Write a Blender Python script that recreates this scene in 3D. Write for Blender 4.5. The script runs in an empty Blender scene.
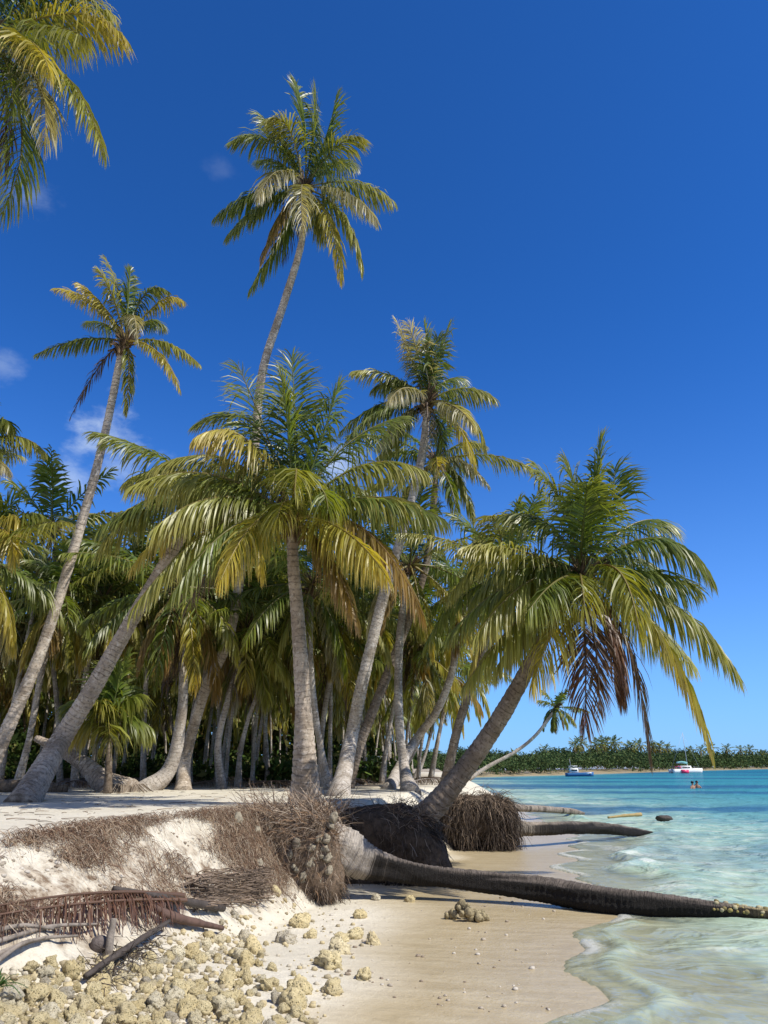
import bpy, math, random
import numpy as np
from mathutils import Vector
S = bpy.context.scene
COL = S.collection
R = math.radians
rng = np.random.default_rng(7)

# ------------------------------------------------------------------ camera
EYE, F, HORIZON = 1.7, 770.0, 764.5
pitch = math.atan((HORIZON - 512) / F)
cp, sp_ = math.cos(pitch), math.sin(pitch)
cam = bpy.data.cameras.new('camera'); camo = bpy.data.objects.new('camera', cam); COL.objects.link(camo)
camo.location = (0, 0, EYE); camo.rotation_euler = (math.pi / 2 + pitch, 0, 0)
cam.sensor_fit = 'VERTICAL'; cam.sensor_height = 36; cam.lens = 36 * F / 1024
cam.clip_start = .05; cam.clip_end = 5000
S.camera = camo

def ray(px, py):
    a, b = (px - 384) / F, (512 - py) / F
    return np.array([a, cp - b * sp_, sp_ + b * cp])
def P(px, py, Y):
    d = ray(px, py); return np.array([0, 0, EYE]) + d * (Y / d[1])
def Pz(px, py, z):
    d = ray(px, py); return np.array([0, 0, EYE]) + d * ((z - EYE) / d[2])
def pxm(Y, z=1.5):                       # metres covered by one pixel at that place
    return (Y * cp + (z - EYE) * sp_) / F

# ------------------------------------------------------------------ noise
def _h(i, j, s):
    n = (i.astype(np.int64) * 374761393 + j.astype(np.int64) * 668265263 + s * 982451653) & 0x7fffffff
    n = ((n ^ (n >> 13)) * 1274126177) & 0x7fffffff
    return ((n ^ (n >> 16)) & 0xffff) / 65535.0
def vn(x, y, s=0):
    x = np.asarray(x, float); y = np.asarray(y, float)
    i, j = np.floor(x), np.floor(y); u, v = x - i, y - j
    u = u * u * (3 - 2 * u); v = v * v * (3 - 2 * v)
    a, b, c, d = _h(i, j, s), _h(i + 1, j, s), _h(i, j + 1, s), _h(i + 1, j + 1, s)
    return (a * (1 - u) + b * u) * (1 - v) + (c * (1 - u) + d * u) * v
def fbm(x, y, s=0, o=4):
    t, a = 0, .5
    for k in range(o):
        t = t + a * vn(x, y, s + k * 17); x = x * 2.03 + 5.1; y = y * 2.03 + 1.7; a *= .5
    return t / (1 - .5 ** o)
def sst(a, b, x):
    t = np.clip((x - a) / (b - a), 0, 1); return t * t * (3 - 2 * t)

# ------------------------------------------------------------------ mesh building
class MB:
    def __init__(s): s.v = []; s.q = []; s.t = []; s.c = []; s.uv = []; s.n = 0
    def add(s, v, f, c=None, uv=None):
        v = np.asarray(v, float).reshape(-1, 3); f = np.asarray(f, int)
        (s.q if f.shape[1] == 4 else s.t).append(f + s.n)
        s._vert(v, c, uv)
    def add2(s, v, q, t, c=None, uv=None):
        v = np.asarray(v, float).reshape(-1, 3)
        s.q.append(np.asarray(q, int) + s.n); s.t.append(np.asarray(t, int) + s.n); s._vert(v, c, uv)
    def _vert(s, v, c, uv):
        s.v.append(v); k = len(v)
        c = np.array((1., 1, 1)) if c is None else np.asarray(c, float)
        s.c.append(np.broadcast_to(c, (k, 3))); s.uv.append(np.zeros((k, 2)) if uv is None else np.asarray(uv, float)); s.n += k
    def mesh(s, name, mat, smooth=False):
        me = bpy.data.meshes.new(name)
        v = np.concatenate(s.v); c = np.concatenate(s.c); uv = np.concatenate(s.uv)
        q = np.concatenate(s.q).ravel() if s.q else np.zeros(0, int); t = np.concatenate(s.t).ravel() if s.t else np.zeros(0, int)
        nq, nt = len(q) // 4, len(t) // 3
        lv = np.concatenate([q, t]).astype(np.int32)
        me.vertices.add(len(v)); me.vertices.foreach_set('co', v.astype(np.float32).ravel())
        me.loops.add(len(lv)); me.loops.foreach_set('vertex_index', lv)
        st = np.concatenate([np.arange(nq) * 4, nq * 4 + np.arange(nt) * 3]).astype(np.int32)
        me.polygons.add(nq + nt); me.polygons.foreach_set('loop_start', st)
        if smooth: me.polygons.foreach_set('use_smooth', np.ones(nq + nt, bool))
        a = me.attributes.new('col', 'FLOAT_COLOR', 'POINT')
        a.data.foreach_set('color', np.concatenate([c, np.ones((len(c), 1))], 1).astype(np.float32).ravel())
        l = me.uv_layers.new(name='UVMap'); l.data.foreach_set('uv', uv[lv].astype(np.float32).ravel())
        me.update(calc_edges=True); me.validate()
        me.materials.append(mat); return me
    def build(s, name, mat, parent=None, smooth=False):
        return link(name, s.mesh(name, mat, smooth), parent)
def link(name, me, parent=None):
    o = bpy.data.objects.new(name, me); COL.objects.link(o)
    if parent is not None:
        o.parent = parent; o.matrix_parent_inverse.identity()
        if parent.get('_w') is not None: o.location = -Vector(parent['_w'])
    return o
def thing(name, loc, label, cat, group=None):
    """Empty at the base; parts are written in world coordinates, so children are shifted back by the base."""
    o = bpy.data.objects.new(name, None); COL.objects.link(o); o.location = tuple(float(a) for a in loc)
    o['_w'] = [float(a) for a in loc]; o.empty_display_size = .1
    tag(o, label, cat, group); return o
def tag(o, label=None, cat=None, group=None, kind=None):
    for k, v in (('label', label), ('category', cat), ('group', group), ('kind', kind)):
        if v: o[k] = v
    return o
def copy_tree(src, loc, rz, sc, label, group):
    r = src.copy(); COL.objects.link(r); r.location = tuple(float(a) for a in loc); r.rotation_euler = (0, 0, rz); r.scale = (sc,) * 3
    r['label'] = label; r['group'] = group
    for ch in src.children:
        c = ch.copy(); COL.objects.link(c); c.parent = r
    return r

def norm(a): return a / np.maximum(np.linalg.norm(a, axis=-1, keepdims=True), 1e-9)
def spline(pts, n):
    p = np.asarray(pts, float); p = np.vstack([2 * p[0] - p[1], p, 2 * p[-1] - p[-2]]); m = len(p) - 3
    t = np.linspace(0, m - 1e-6, n); i = t.astype(int); u = (t - i)[:, None]
    a, b, c, d = p[i], p[i + 1], p[i + 2], p[i + 3]
    return .5 * (2 * b + (c - a) * u + (2 * a - 5 * b + 4 * c - d) * u ** 2 + (3 * b - a - 3 * c + d) * u ** 3)
def tube(mb, pts, rad, sides=8, col=None, cap=True, rough=0, seed=0, ring=None):
    pts = np.asarray(pts, float); n = len(pts); rad = np.broadcast_to(np.asarray(rad, float), (n,))
    T = norm(np.gradient(pts, axis=0)); A = np.zeros((n, 3))
    a = np.cross(T[0], (0, 1, 0.01)); a = a / np.linalg.norm(a)
    for i in range(n):
        a = a - T[i] * np.dot(a, T[i]); a = a / np.linalg.norm(a); A[i] = a
    B = np.cross(T, A); th = np.arange(sides + 1) * 2 * math.pi / sides
    L = np.concatenate([[0], np.cumsum(np.linalg.norm(np.diff(pts, axis=0), axis=1))])
    rr = rad[:, None] * np.ones(sides + 1)
    if rough:
        x = np.cos(th)[None] * 1.7 + 10 + seed; y = L[:, None] * 1.3 / max(rad.mean(), .02) * .2 + np.sin(th)[None] * 1.7
        rr = rr * (1 + rough * (fbm(x, y, seed + 3, 3) - .5) * 2)
    if ring:                                        # leaf-scar rings: each ends in a small ledge
        ph = L * ring[0]; ph = ph[:, None] + .35 * np.sin(th + 1.3 * np.floor(ph)[:, None] * 2.4)[...] * .35 + .5 * (vn(L * 1.7, L * 0, seed)[:, None] - .5)
        fr = ph - np.floor(ph); rr = rr * (1 + ring[1] * (fr - .5))
    rr[:, -1] = rr[:, 0]
    v = pts[:, None] + rr[..., None] * (np.cos(th)[None, :, None] * A[:, None] + np.sin(th)[None, :, None] * B[:, None])
    i = np.arange(n - 1)[:, None] * (sides + 1) + np.arange(sides)[None]
    q = np.stack([i, i + 1, i + sides + 2, i + sides + 1], -1).reshape(-1, 4)
    uv = np.stack([np.broadcast_to(th / (2 * math.pi), (n, sides + 1)), np.broadcast_to(L[:, None], (n, sides + 1))], -1).reshape(-1, 2)
    if col is not None and np.ndim(col) == 2: col = np.repeat(col, sides + 1, 0)
    v = v.reshape(-1, 3)
    if cap:
        k = len(v); v = np.vstack([v, pts[:1], pts[-1:]]); j = np.arange(sides)
        t = np.concatenate([np.stack([j + 1, j, np.full(sides, k)], 1), np.stack([j + (n - 1) * (sides + 1), j + 1 + (n - 1) * (sides + 1), np.full(sides, k + 1)], 1)])
        uv = np.vstack([uv, uv[:1], uv[-1:]])
        if col is not None and np.ndim(col) == 2: col = np.vstack([col, col[:1], col[-1:]])
        mb.add2(v, q, t, col, uv)
    else: mb.add(v, q, col, uv)

def strands(mb, paths, r0, cols):
    """many thin three-sided fibres at once: paths (n,k,3), r0 (n,), cols (n,3)"""
    paths = np.asarray(paths); n, k, _ = paths.shape
    T = norm(np.gradient(paths, axis=1)); A = norm(np.cross(T, np.array([.31, .2, .93]))); B = np.cross(T, A)
    w = np.linspace(1, .35, k)[None, :, None] * np.asarray(r0)[:, None, None]
    v = np.stack([paths + w * (math.cos(a) * A + math.sin(a) * B) for a in (0, 2.094, 4.189)], 2)
    base = (np.arange(n) * k * 3)[:, None, None] + (np.arange(k - 1) * 3)[None, :, None]
    j = np.arange(3)[None, None]; j2 = (j + 1) % 3
    q = np.stack([base + j, base + j2, base + 3 + j2, base + 3 + j], -1).reshape(-1, 4)
    mb.add(v.reshape(-1, 3), q, np.repeat(cols, k * 3, 0))

# ------------------------------------------------------------------ materials
def mat(name):
    m = bpy.data.materials.new(name); m.use_nodes = True; nt = m.node_tree; nt.nodes.clear()
    o = nt.nodes.new('ShaderNodeOutputMaterial'); return m, nt, o
class NT:
    def __init__(s, nt): s.nt = nt
    def n(s, t, **k):
        x = s.nt.nodes.new('ShaderNode' + t)
        for a, b in k.items():
            if a.startswith('i_'):
                key = a[2:]; key = int(key) if key.isdigit() else key.replace('_', ' ')
                if isinstance(b, bpy.types.NodeSocket): s.nt.links.new(b, x.inputs[key])
                else: x.inputs[key].default_value = b
            else: setattr(x, a, b)
        return x
    def l(s, a, b): s.nt.links.new(a, b)
    def math(s, op, a, b=None, c=None, clamp=False):
        x = s.n('Math', operation=op, use_clamp=clamp)
        for i, y in enumerate((a, b, c)):
            if y is None: continue
            if isinstance(y, bpy.types.NodeSocket): s.l(y, x.inputs[i])
            else: x.inputs[i].default_value = y
        return x.outputs[0]
    def mix(s, f, a, b, mode='MIX'):
        x = s.n('Mix', data_type='RGBA', blend_type=mode)
        for i, y in ((0, f), (6, a), (7, b)):
            if isinstance(y, bpy.types.NodeSocket): s.l(y, x.inputs[i])
            else: x.inputs[i].default_value = y if i == 0 else (*y[:3], 1)
        return x.outputs[2]
    def noise(s, co, scale, detail=4, rough=.55):
        return s.n('TexNoise', i_Vector=co, i_Scale=scale, i_Detail=detail, i_Roughness=rough).outputs[0]
    def ramp(s, f, *stops):
        x = s.n('ValToRGB', i_0=f); e = x.color_ramp.elements
        while len(e) < len(stops): e.new(.5)
        for k, (p, c) in enumerate(stops): e[k].position = p; e[k].color = (*c, 1) if len(c) == 3 else c
        return x.outputs[0]
    def step(s, f, a, b):
        return s.n('MapRange', interpolation_type='SMOOTHSTEP', i_0=f, i_1=a, i_2=b).outputs[0]
    def attr(s): return s.n('Attribute', attribute_name='col').outputs['Color']
    def sep(s, c): return s.n('SeparateColor', i_0=c).outputs
    def bump(s, h, st, d): return s.n('Bump', i_Height=h, i_Strength=st, i_Distance=d).outputs[0]

def leaf_mat():
    m, nt, o = mat('palm_leaf'); k = NT(nt); c = k.attr()
    b = k.n('BsdfPrincipled', i_Base_Color=c, i_Roughness=.40); b.inputs['Specular IOR Level'].default_value = .55
    t = k.n('BsdfTranslucent', i_Color=k.mix(1, c, (1.5, 1.35, .55), 'MULTIPLY'))
    k.l(k.n('MixShader', i_0=.42, i_1=b.outputs[0], i_2=t.outputs[0]).outputs[0], o.inputs[0]); return m
def trunk_mat():
    m, nt, o = mat('palm_bark'); k = NT(nt); sc = k.attr()
    uv = k.n('UVMap').outputs[0]; xyz = k.n('SeparateXYZ', i_0=uv).outputs
    co = k.n('TexCoord').outputs['Object']
    big = k.noise(co, 1.6, 5); fine = k.noise(co, 22, 5, .65); sp = k.noise(co, 7, 6, .7)
    ph = k.math('ADD', k.math('MULTIPLY', xyz[1], 11.), k.math('MULTIPLY', k.noise(co, 2.2, 2), 2.2))
    fr = k.math('FRACT', ph)
    line = k.math('MULTIPLY', k.step(fr, .72, .9), k.math('SUBTRACT', 1, k.step(fr, .93, 1.)))
    c = k.mix(k.step(big, .36, .66), (.30, .255, .205), (.56, .50, .43))
    c = k.mix(k.step(sp, .5, .7), c, (.66, .62, .56))
    c = k.mix(k.math('MULTIPLY', k.step(fine, .46, .70), .75), c, (.12, .095, .072))
    c = k.mix(k.math('MULTIPLY', line, k.math('MULTIPLY', k.step(k.noise(co, 4, 4, .6), .38, .66), .8)), c, (.10, .08, .062))
    c = k.mix(1, c, sc, 'MULTIPLY')
    h = k.math('ADD', k.math('MULTIPLY', fr, .7), k.math('MULTIPLY', fine, .9))
    b = k.n('BsdfPrincipled', i_Base_Color=c, i_Roughness=.88, i_Normal=k.bump(h, .8, .014)); b.inputs['Specular IOR Level'].default_value = .2
    k.l(b.outputs[0], o.inputs[0]); return m
def plain(name, col, rough=.8, noise=0, scale=10, bump=0, attr=False, spec=.3, dist=.02):
    m, nt, o = mat(name); k = NT(nt); co = k.n('TexCoord').outputs['Object']
    c = k.attr() if attr else None
    if attr: base = k.mix(1, c, col, 'MULTIPLY')
    else: base = k.mix(0, col, col)
    nz = k.noise(co, scale, 6, .65)
    if noise: base = k.mix(k.math('MULTIPLY', k.step(nz, .35, .75), noise), base, tuple(x * .25 for x in col) if not attr else (.03, .025, .02))
    b = k.n('BsdfPrincipled', i_Base_Color=base, i_Roughness=rough); b.inputs['Specular IOR Level'].default_value = spec
    if bump: k.l(k.bump(nz, bump, dist), b.inputs['Normal'])
    k.l(b.outputs[0], o.inputs[0]); return m
def log_mat():
    m, nt, o = mat('waterlogged_bark'); k = NT(nt); co = k.n('TexCoord').outputs['Object']; c0 = k.attr(); uv = k.n('UVMap').outputs[0]
    st = k.n('Mapping', i_Vector=uv, i_Scale=(3.5, 42, 1)).outputs[0]; f1 = k.noise(st, 1.5, 5, .7); n1 = k.noise(co, 5, 5, .6); n2 = k.noise(co, 30, 4, .7)
    up = k.n('SeparateXYZ', i_0=k.n('NewGeometry').outputs['Normal']).outputs[2]       # colour follows the normal: flanks darker, upward faces paler
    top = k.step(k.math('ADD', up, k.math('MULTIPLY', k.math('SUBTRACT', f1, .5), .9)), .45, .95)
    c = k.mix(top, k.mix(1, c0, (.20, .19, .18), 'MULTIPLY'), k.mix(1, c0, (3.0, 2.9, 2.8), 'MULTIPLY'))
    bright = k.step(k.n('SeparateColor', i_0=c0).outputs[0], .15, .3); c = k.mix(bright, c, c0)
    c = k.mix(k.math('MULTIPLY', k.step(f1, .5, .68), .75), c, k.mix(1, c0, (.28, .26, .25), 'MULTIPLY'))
    c = k.mix(k.math('MULTIPLY', k.step(n2, .5, .75), .5), c, (.03, .025, .02))
    h = k.math('ADD', k.math('MULTIPLY', f1, 1.2), k.math('ADD', n1, k.math('MULTIPLY', n2, .6)))
    b = k.n('BsdfPrincipled', i_Base_Color=c, i_Roughness=.8, i_Normal=k.bump(h, 1., .05)); b.inputs['Specular IOR Level'].default_value = .3
    k.l(b.outputs[0], o.inputs[0]); return m
def rock_mat():
    m, nt, o = mat('coral_rock'); k = NT(nt); co = k.n('TexCoord').outputs['Object']
    info = k.n('ObjectInfo'); rnd = info.outputs['Random']
    co = k.n('VectorMath', operation='ADD', i_0=co, i_1=k.n('CombineXYZ', i_0=k.math('MULTIPLY', rnd, 31.), i_1=k.math('MULTIPLY', rnd, 17.)).outputs[0]).outputs[0]
    pit = k.n('TexVoronoi', i_Vector=co, i_Scale=5.).outputs[0]; nz = k.noise(co, 4, 6, .6); fine = k.noise(co, 26, 4, .7)
    c = k.ramp(rnd, (0, (.72, .59, .32)), (.3, (.76, .64, .37)), (.55, (.68, .55, .29)), (.8, (.80, .71, .49)), (.96, (.58, .52, .40)), (1, (.50, .44, .33)))
    c = k.mix(k.math('MULTIPLY', k.step(nz, .48, .75), .7), c, (.36, .29, .14))
    c = k.mix(k.math('MULTIPLY', k.step(fine, .58, .72), .55), c, (.15, .12, .065))
    c = k.mix(k.math('MULTIPLY', k.math('SUBTRACT', 1, k.step(pit, .12, .36)), .75), c, (.11, .09, .05))
    h = k.math('ADD', k.math('MULTIPLY', k.step(pit, 0, .45), .8), fine)
    b = k.n('BsdfPrincipled', i_Base_Color=c, i_Roughness=.9, i_Normal=k.bump(h, 1., .012)); b.inputs['Specular IOR Level'].default_value = .2
    k.l(b.outputs[0], o.inputs[0]); return m
def ground_mat():
    m, nt, o = mat('sand'); k = NT(nt); a = k.sep(k.attr()); co = k.n('TexCoord').outputs['Object']
    wet, bank, lit = a[0], a[1], a[2]
    n1 = k.noise(co, .9, 5); n2 = k.noise(co, 9, 6, .65); n3 = k.noise(co, 60, 3, .7)
    st = k.n('Mapping', i_Vector=co, i_Scale=(.9, 3.2, 1), i_Rotation=(0, 0, -.35)).outputs[0]; n4 = k.noise(st, 1.6, 5, .6)
    dry = k.mix(k.step(n1, .3, .7), (.64, .59, .48), (.57, .52, .41))
    dry = k.mix(k.math('MULTIPLY', k.step(n2, .52, .75), .35), dry, (.36, .31, .23))
    dry = k.mix(k.math('MULTIPLY', k.step(n3, .6, .75), .5), dry, (.30, .25, .18))
    soil = k.mix(k.step(n2, .4, .62), (.47, .40, .30), (.17, .115, .07))
    c = k.mix(k.math('MULTIPLY', bank, k.step(k.noise(co, 3.2, 6, .65), .40, .56)), dry, soil)
    litter = k.mix(k.step(n2, .35, .6), (.16, .115, .075), (.33, .27, .19))
    c = k.mix(k.math('MULTIPLY', lit, k.step(n1, .25, .55)), c, litter)
    wc = k.mix(k.step(n4, .35, .7), (.40, .32, .19), (.465, .385, .245))
    c = k.mix(wet, c, wc)
    rough = k.n('MapRange', i_0=wet, i_1=0., i_2=1., i_3=.95, i_4=.28).outputs[0]
    h = k.math('ADD', k.math('MULTIPLY', n2, .8), k.math('ADD', k.math('MULTIPLY', n3, .25), k.math('MULTIPLY', n4, .9)))
    hs = k.math('SUBTRACT', 1, k.math('MULTIPLY', wet, .5))
    bn = k.n('Bump', i_Height=h, i_Distance=.035); k.l(hs, bn.inputs['Strength'])
    b = k.n('BsdfPrincipled', i_Base_Color=c, i_Roughness=rough, i_Normal=bn.outputs[0]); b.inputs['Specular IOR Level'].default_value = .35
    k.l(b.outputs[0], o.inputs[0]); return m
def sea_mat():
    m, nt, o = mat('sea_water'); k = NT(nt); a = k.sep(k.attr()); co = k.n('TexCoord').outputs['Object']
    dep, foam, far = a[0], a[1], a[2]                # depth / 3 m, foam patches, distance / 400 m
    mp = k.n('Mapping', i_Vector=co, i_Scale=(.013, .085, 1), i_Rotation=(0, 0, -.12)).outputs[0]; grass = k.noise(mp, 1.0, 5, .6)
    mq = k.n('Mapping', i_Vector=co, i_Scale=(.16, .3, 1), i_Rotation=(0, 0, -.2)).outputs[0]; patch = k.noise(mq, 1.0, 5, .6)
    sw = k.n('Mapping', i_Vector=co, i_Scale=(1.1, 2.6, 1), i_Rotation=(0, 0, .45)).outputs[0]; swirl = k.n('TexNoise', i_Vector=sw, i_Scale=.75, i_Detail=4., i_Roughness=.55, i_Distortion=1.1).outputs[0]
    c = k.ramp(dep, (0, (.56, .60, .43)), (.05, (.34, .48, .37)), (.14, (.14, .34, .33)), (.34, (.05, .26, .30)), (.8, (.010, .22, .30)))
    c = k.mix(k.math('MULTIPLY', k.step(swirl, .45, .75), k.math('SUBTRACT', 1, k.step(dep, .05, .2))), c, (.60, .65, .51))
    c = k.mix(k.math('MULTIPLY', k.step(patch, .5, .72), k.math('MULTIPLY', k.step(dep, .08, .25), .6)), c, (.05, .15, .15))
    c = k.mix(k.math('MULTIPLY', k.step(grass, .45, .56), k.math('MULTIPLY', k.step(far, .02, .08), .85)), c, (.022, .10, .20))
    alpha = k.step(dep, -.004, .045)
    n1 = k.noise(co, 1.1, 2, .5); n2 = k.noise(co, 4, 2, .5); n3 = k.noise(co, .28, 4, .6)
    wv = k.n('Mapping', i_Vector=co, i_Scale=(.9, 1.3, 1), i_Rotation=(0, 0, -.3)).outputs[0]; n4 = k.n('TexNoise', i_Vector=wv, i_Scale=1.6, i_Detail=3., i_Roughness=.5, i_Distortion=.7).outputs[0]
    h = k.math('ADD', k.math('ADD', k.math('MULTIPLY', n1, .3), k.math('MULTIPLY', n2, .05)), k.math('ADD', k.math('MULTIPLY', n3, .9), k.math('MULTIPLY', n4, .5)))
    bmp = k.bump(h, 1., .42)
    body = k.n('MixShader', i_0=k.math('ADD', k.math('MULTIPLY', alpha, .84), .08), i_1=k.n('BsdfTransparent', i_Color=(.90, .96, .92, 1)).outputs[0], i_2=k.n('BsdfDiffuse', i_Color=c, i_Normal=bmp).outputs[0]).outputs[0]
    fr = k.math('MINIMUM', k.n('Fresnel', i_IOR=1.33, i_Normal=bmp).outputs[0], .24)
    gl = k.n('BsdfGlossy', i_Roughness=.09, i_Normal=bmp).outputs[0]
    surf = k.n('MixShader', i_0=fr, i_1=body, i_2=gl).outputs[0]
    fn = k.noise(co, 16, 6, .75); fm = k.math('MULTIPLY', foam, k.step(k.math('ADD', fn, k.math('MULTIPLY', foam, .18)), .5, .66))
    surf = k.n('MixShader', i_0=k.math('MULTIPLY', fm, .55), i_1=surf, i_2=k.n('BsdfDiffuse', i_Color=(.72, .72, .68, 1), i_Normal=k.bump(fn, 1, .03)).outputs[0]).outputs[0]
    k.l(surf, o.inputs[0]); return m
LEAF, BARK, ROCK, SAND, SEA = leaf_mat(), trunk_mat(), rock_mat(), ground_mat(), sea_mat()
FIBRE = plain('root_fibre', (1, 1, 1), .9, attr=True, spec=.15)
EARTH = plain('root_earth', (.20, .145, .10), .95, .8, 14, 1, spec=.1, dist=.06)
DEARTH = plain('dark_root_earth', (.11, .082, .06), .95, .8, 14, 1, spec=.1, dist=.06)
WOOD = plain('weathered_wood', (.27, .23, .19), .9, .7, 16, .8, spec=.2)
DARKWOOD = plain('dark_wet_wood', (.075, .06, .05), .7, .6, 16, .8, spec=.3)
REDWOOD = plain('dry_sheath', (.13, .078, .058), .75, .5, 12, .5, spec=.3)
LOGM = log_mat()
GEL = plain('white_gelcoat', (.8, .8, .78), .3); PINK = plain('pink_paint', (.75, .06, .16), .35); BLUE = plain('blue_paint', (.03, .13, .32), .35)
TEAL = plain('teal_canvas', (.18, .42, .42), .8); GLASS = plain('dark_glass', (.02, .03, .04), .1); METAL = plain('grey_metal', (.45, .47, .5), .35)
FOL = plain('matte_foliage', (1.25, 1.25, 1.25), .95, attr=True, spec=.03)
SKIN = plain('skin', (.34, .19, .12), .55); HAIR = plain('black_hair', (.012, .01, .01), .6); WHITE = plain('white_boards', (.7, .69, .65), .7, .25, 4)

# ------------------------------------------------------------------ ground shape
SH = np.array([(-60, -4), (0, .2), (4, 1.25), (6.1, 1.45), (7.6, 1.85), (9.3, 2.2), (10.5, 2.8), (14.3, 3.2), (17.5, 4.1), (22.5, 4.9), (30, 5.2), (40, 5.4), (69, 6), (104, 8), (4000, 8)], float)
_far = np.array([Pz(px, py, 0)[:2] for px, py in ((430, 778.6), (500, 776.6), (560, 775.2), (640, 772.6), (700, 770.6), (768, 769.0))])
FAR = np.vstack([[-2000, _far[0, 1]], _far, [_far[-1, 0] * 2.0, _far[-1, 1] * 1.5], [_far[-1, 0] * 8, _far[-1, 1] * 2.6]])
EDGE = np.array([(-60, -6), (-8, 3.4), (-4.3, 5.0), (-3.0, 5.95), (-2.68, 7.4), (-2.2, 9.2), (-1.75, 10.3), (-1.15, 11.2), (-1.0, 12.2), (-.75, 13.0), (-.3, 13.4), (.0, 14.3), (.3, 16), (.8, 19), (1.9, 24), (3.1, 32), (3.9, 45), (4.6, 70), (6.5, 100), (6.5, 4000)], float)
def edge_dist(x, y):
    sh = x.shape; p = np.stack([x.ravel(), y.ravel()], 1); best = np.full(len(p), 1e9); sg = np.ones(len(p))
    for a, b in zip(EDGE[:-1], EDGE[1:]):
        ab = b - a; t = np.clip(((p - a) @ ab) / (ab @ ab), 0, 1); d = p - (a + t[:, None] * ab); q = (d * d).sum(1)
        cr = ab[0] * d[:, 1] - ab[1] * d[:, 0]; m = q < best
        best[m] = q[m]; sg[m] = np.where(cr[m] >= 0, 1, -1)
    return (np.sqrt(best) * sg).reshape(sh)
def ground(x, y, full=False):
    x = np.asarray(x, float); y = np.asarray(y, float)
    ds = np.interp(y, SH[:, 0], SH[:, 1]) - x + .18 * np.sin(y * 2.1) * np.exp(-np.abs(y - 9) / 20)
    f = np.interp(y, [4, 6, 8.6, 14, 40], [1., .85, .22, .14, .3]); l = np.maximum(ds, 0)
    z = np.where(ds > 0, np.minimum(f * (.045 * l + .024 * l * l), .62), np.maximum(.06 * ds, -.9 + .018 * ds)); z = np.maximum(z, -2.6)
    zf = np.clip((y - np.interp(x, FAR[:, 0], FAR[:, 1])) * .10, -2.6, .7)
    z = np.maximum(z, zf)
    e = edge_dist(x, y) + .22 * (fbm(x * 1.1, y * 1.1, 5, 3) - .5) * np.exp(-np.abs(y - 9) / 12)
    w = np.interp(y, [5, 8, 10, 11.5, 13, 17, 22, 40], [1.35, 1.25, .9, .4, .35, .9, 2.2, 2.5])
    b = sst(0, 1, np.clip((e + w) / w, 0, 1)) * .55 + .45 * np.clip((e + w) / w, 0, 1)
    top = 1.15 + .06 * (fbm(x * .5, y * .5, 9, 3) - .5) + np.where(e > 0, .0, 0)
    z = z * (1 - b) + np.maximum(top, z) * b
    bk = np.exp(-((b - .5) / .36) ** 4)
    z = z + bk * (.16 * (fbm(x * 2.2, y * 2.2, 21, 5) - .5) + .07 * (fbm(x * 9, y * 9, 23, 3) - .5)) * np.exp(-np.maximum(y - 13, 0) / 4) + .012 * (fbm(x * 4, y * 4, 31, 3) - .5) * (z > .05)
    if full: return z, ds, e, b, bk
    return z
_gx, _gy = np.arange(-7, 8, .03), np.arange(2.5, 24, .03); _gz = ground(*np.meshgrid(_gx, _gy))
def gfast(x, y):
    i = np.clip((x + 7) / .03, 0, len(_gx) - 1.001); j = np.clip((y - 2.5) / .03, 0, len(_gy) - 1.001); a, b = i.astype(int), j.astype(int); u, v = i - a, j - b
    return (_gz[b, a] * (1 - u) + _gz[b, a + 1] * u) * (1 - v) + (_gz[b + 1, a] * (1 - u) + _gz[b + 1, a + 1] * u) * v
def hit(px, py):
    d = ray(px, py); o = np.array([0, 0, EYE]); t = np.arange(2, 22, .01); q = o + d * t[:, None]
    ok = (q[:, 1] < 23.5) & (np.abs(q[:, 0]) < 7); m = np.nonzero(ok & (q[:, 2] < gfast(q[:, 0], q[:, 1])))[0]
    if len(m): i = m[0]; return np.array([q[i, 0], q[i, 1], float(gfast(q[i, 0], q[i, 1]))])
    t = np.concatenate([np.arange(5, 40, .02), np.arange(40, 200, .2)]); q = o + d * t[:, None]; g = ground(q[:, 0], q[:, 1]); m = np.nonzero(q[:, 2] < g)[0]
    i = m[0] if len(m) else len(t) - 1
    return np.array([q[i, 0], q[i, 1], g[i]])
def axis(lo, d0, d1, hi, step, grow):
    mid = np.arange(d0, d1, step); a = [d1]; s = step
    while a[-1] < hi: s *= grow; a.append(a[-1] + s)
    c = [d0]; s = step
    while c[-1] > lo: s *= grow; c.append(c[-1] - s)
    return np.concatenate([np.array(c[1:][::-1]), mid, np.array(a)])
def sheet(xs, ys):
    X, Y = np.meshgrid(xs, ys); i = np.arange(len(ys) - 1)[:, None] * len(xs) + np.arange(len(xs) - 1)[None]
    return X, Y, np.stack([i, i + 1, i + len(xs) + 1, i + len(xs)], -1).reshape(-1, 4)
X, Y, Q = sheet(axis(-900, -3.8, 4.6, 1600, .034, 1.07), axis(-40, 4.2, 15, 2600, .036, 1.055))
Z, ds, e, b, bk = ground(X, Y, True)
nearw = .55 * (fbm(X * .7, Y * .7, 3, 3) - .5)
wet = sst(2.6, 1.5, ds + nearw * 1.4 + np.interp(Y, [4, 9, 12, 16], [.35, -.2, -.8, -.6])) * (b < .3)
lit = sst(18, 23, Y + 5 * (fbm(X * .3, Y * .3, 8, 3) - .5)) * sst(.2, 1.2, e) * (Y < 100) * sst(3.5, 1, X)
lit = np.maximum(lit, (Y > 60) * (Z > .2) * .95)
mb = MB(); mb.add(np.stack([X, Y, Z], -1), Q, np.stack([wet, np.clip(bk, 0, 1) * (Y < 16), lit], -1).reshape(-1, 3))
tag(mb.build('ground', SAND, smooth=True), kind='structure')

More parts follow.
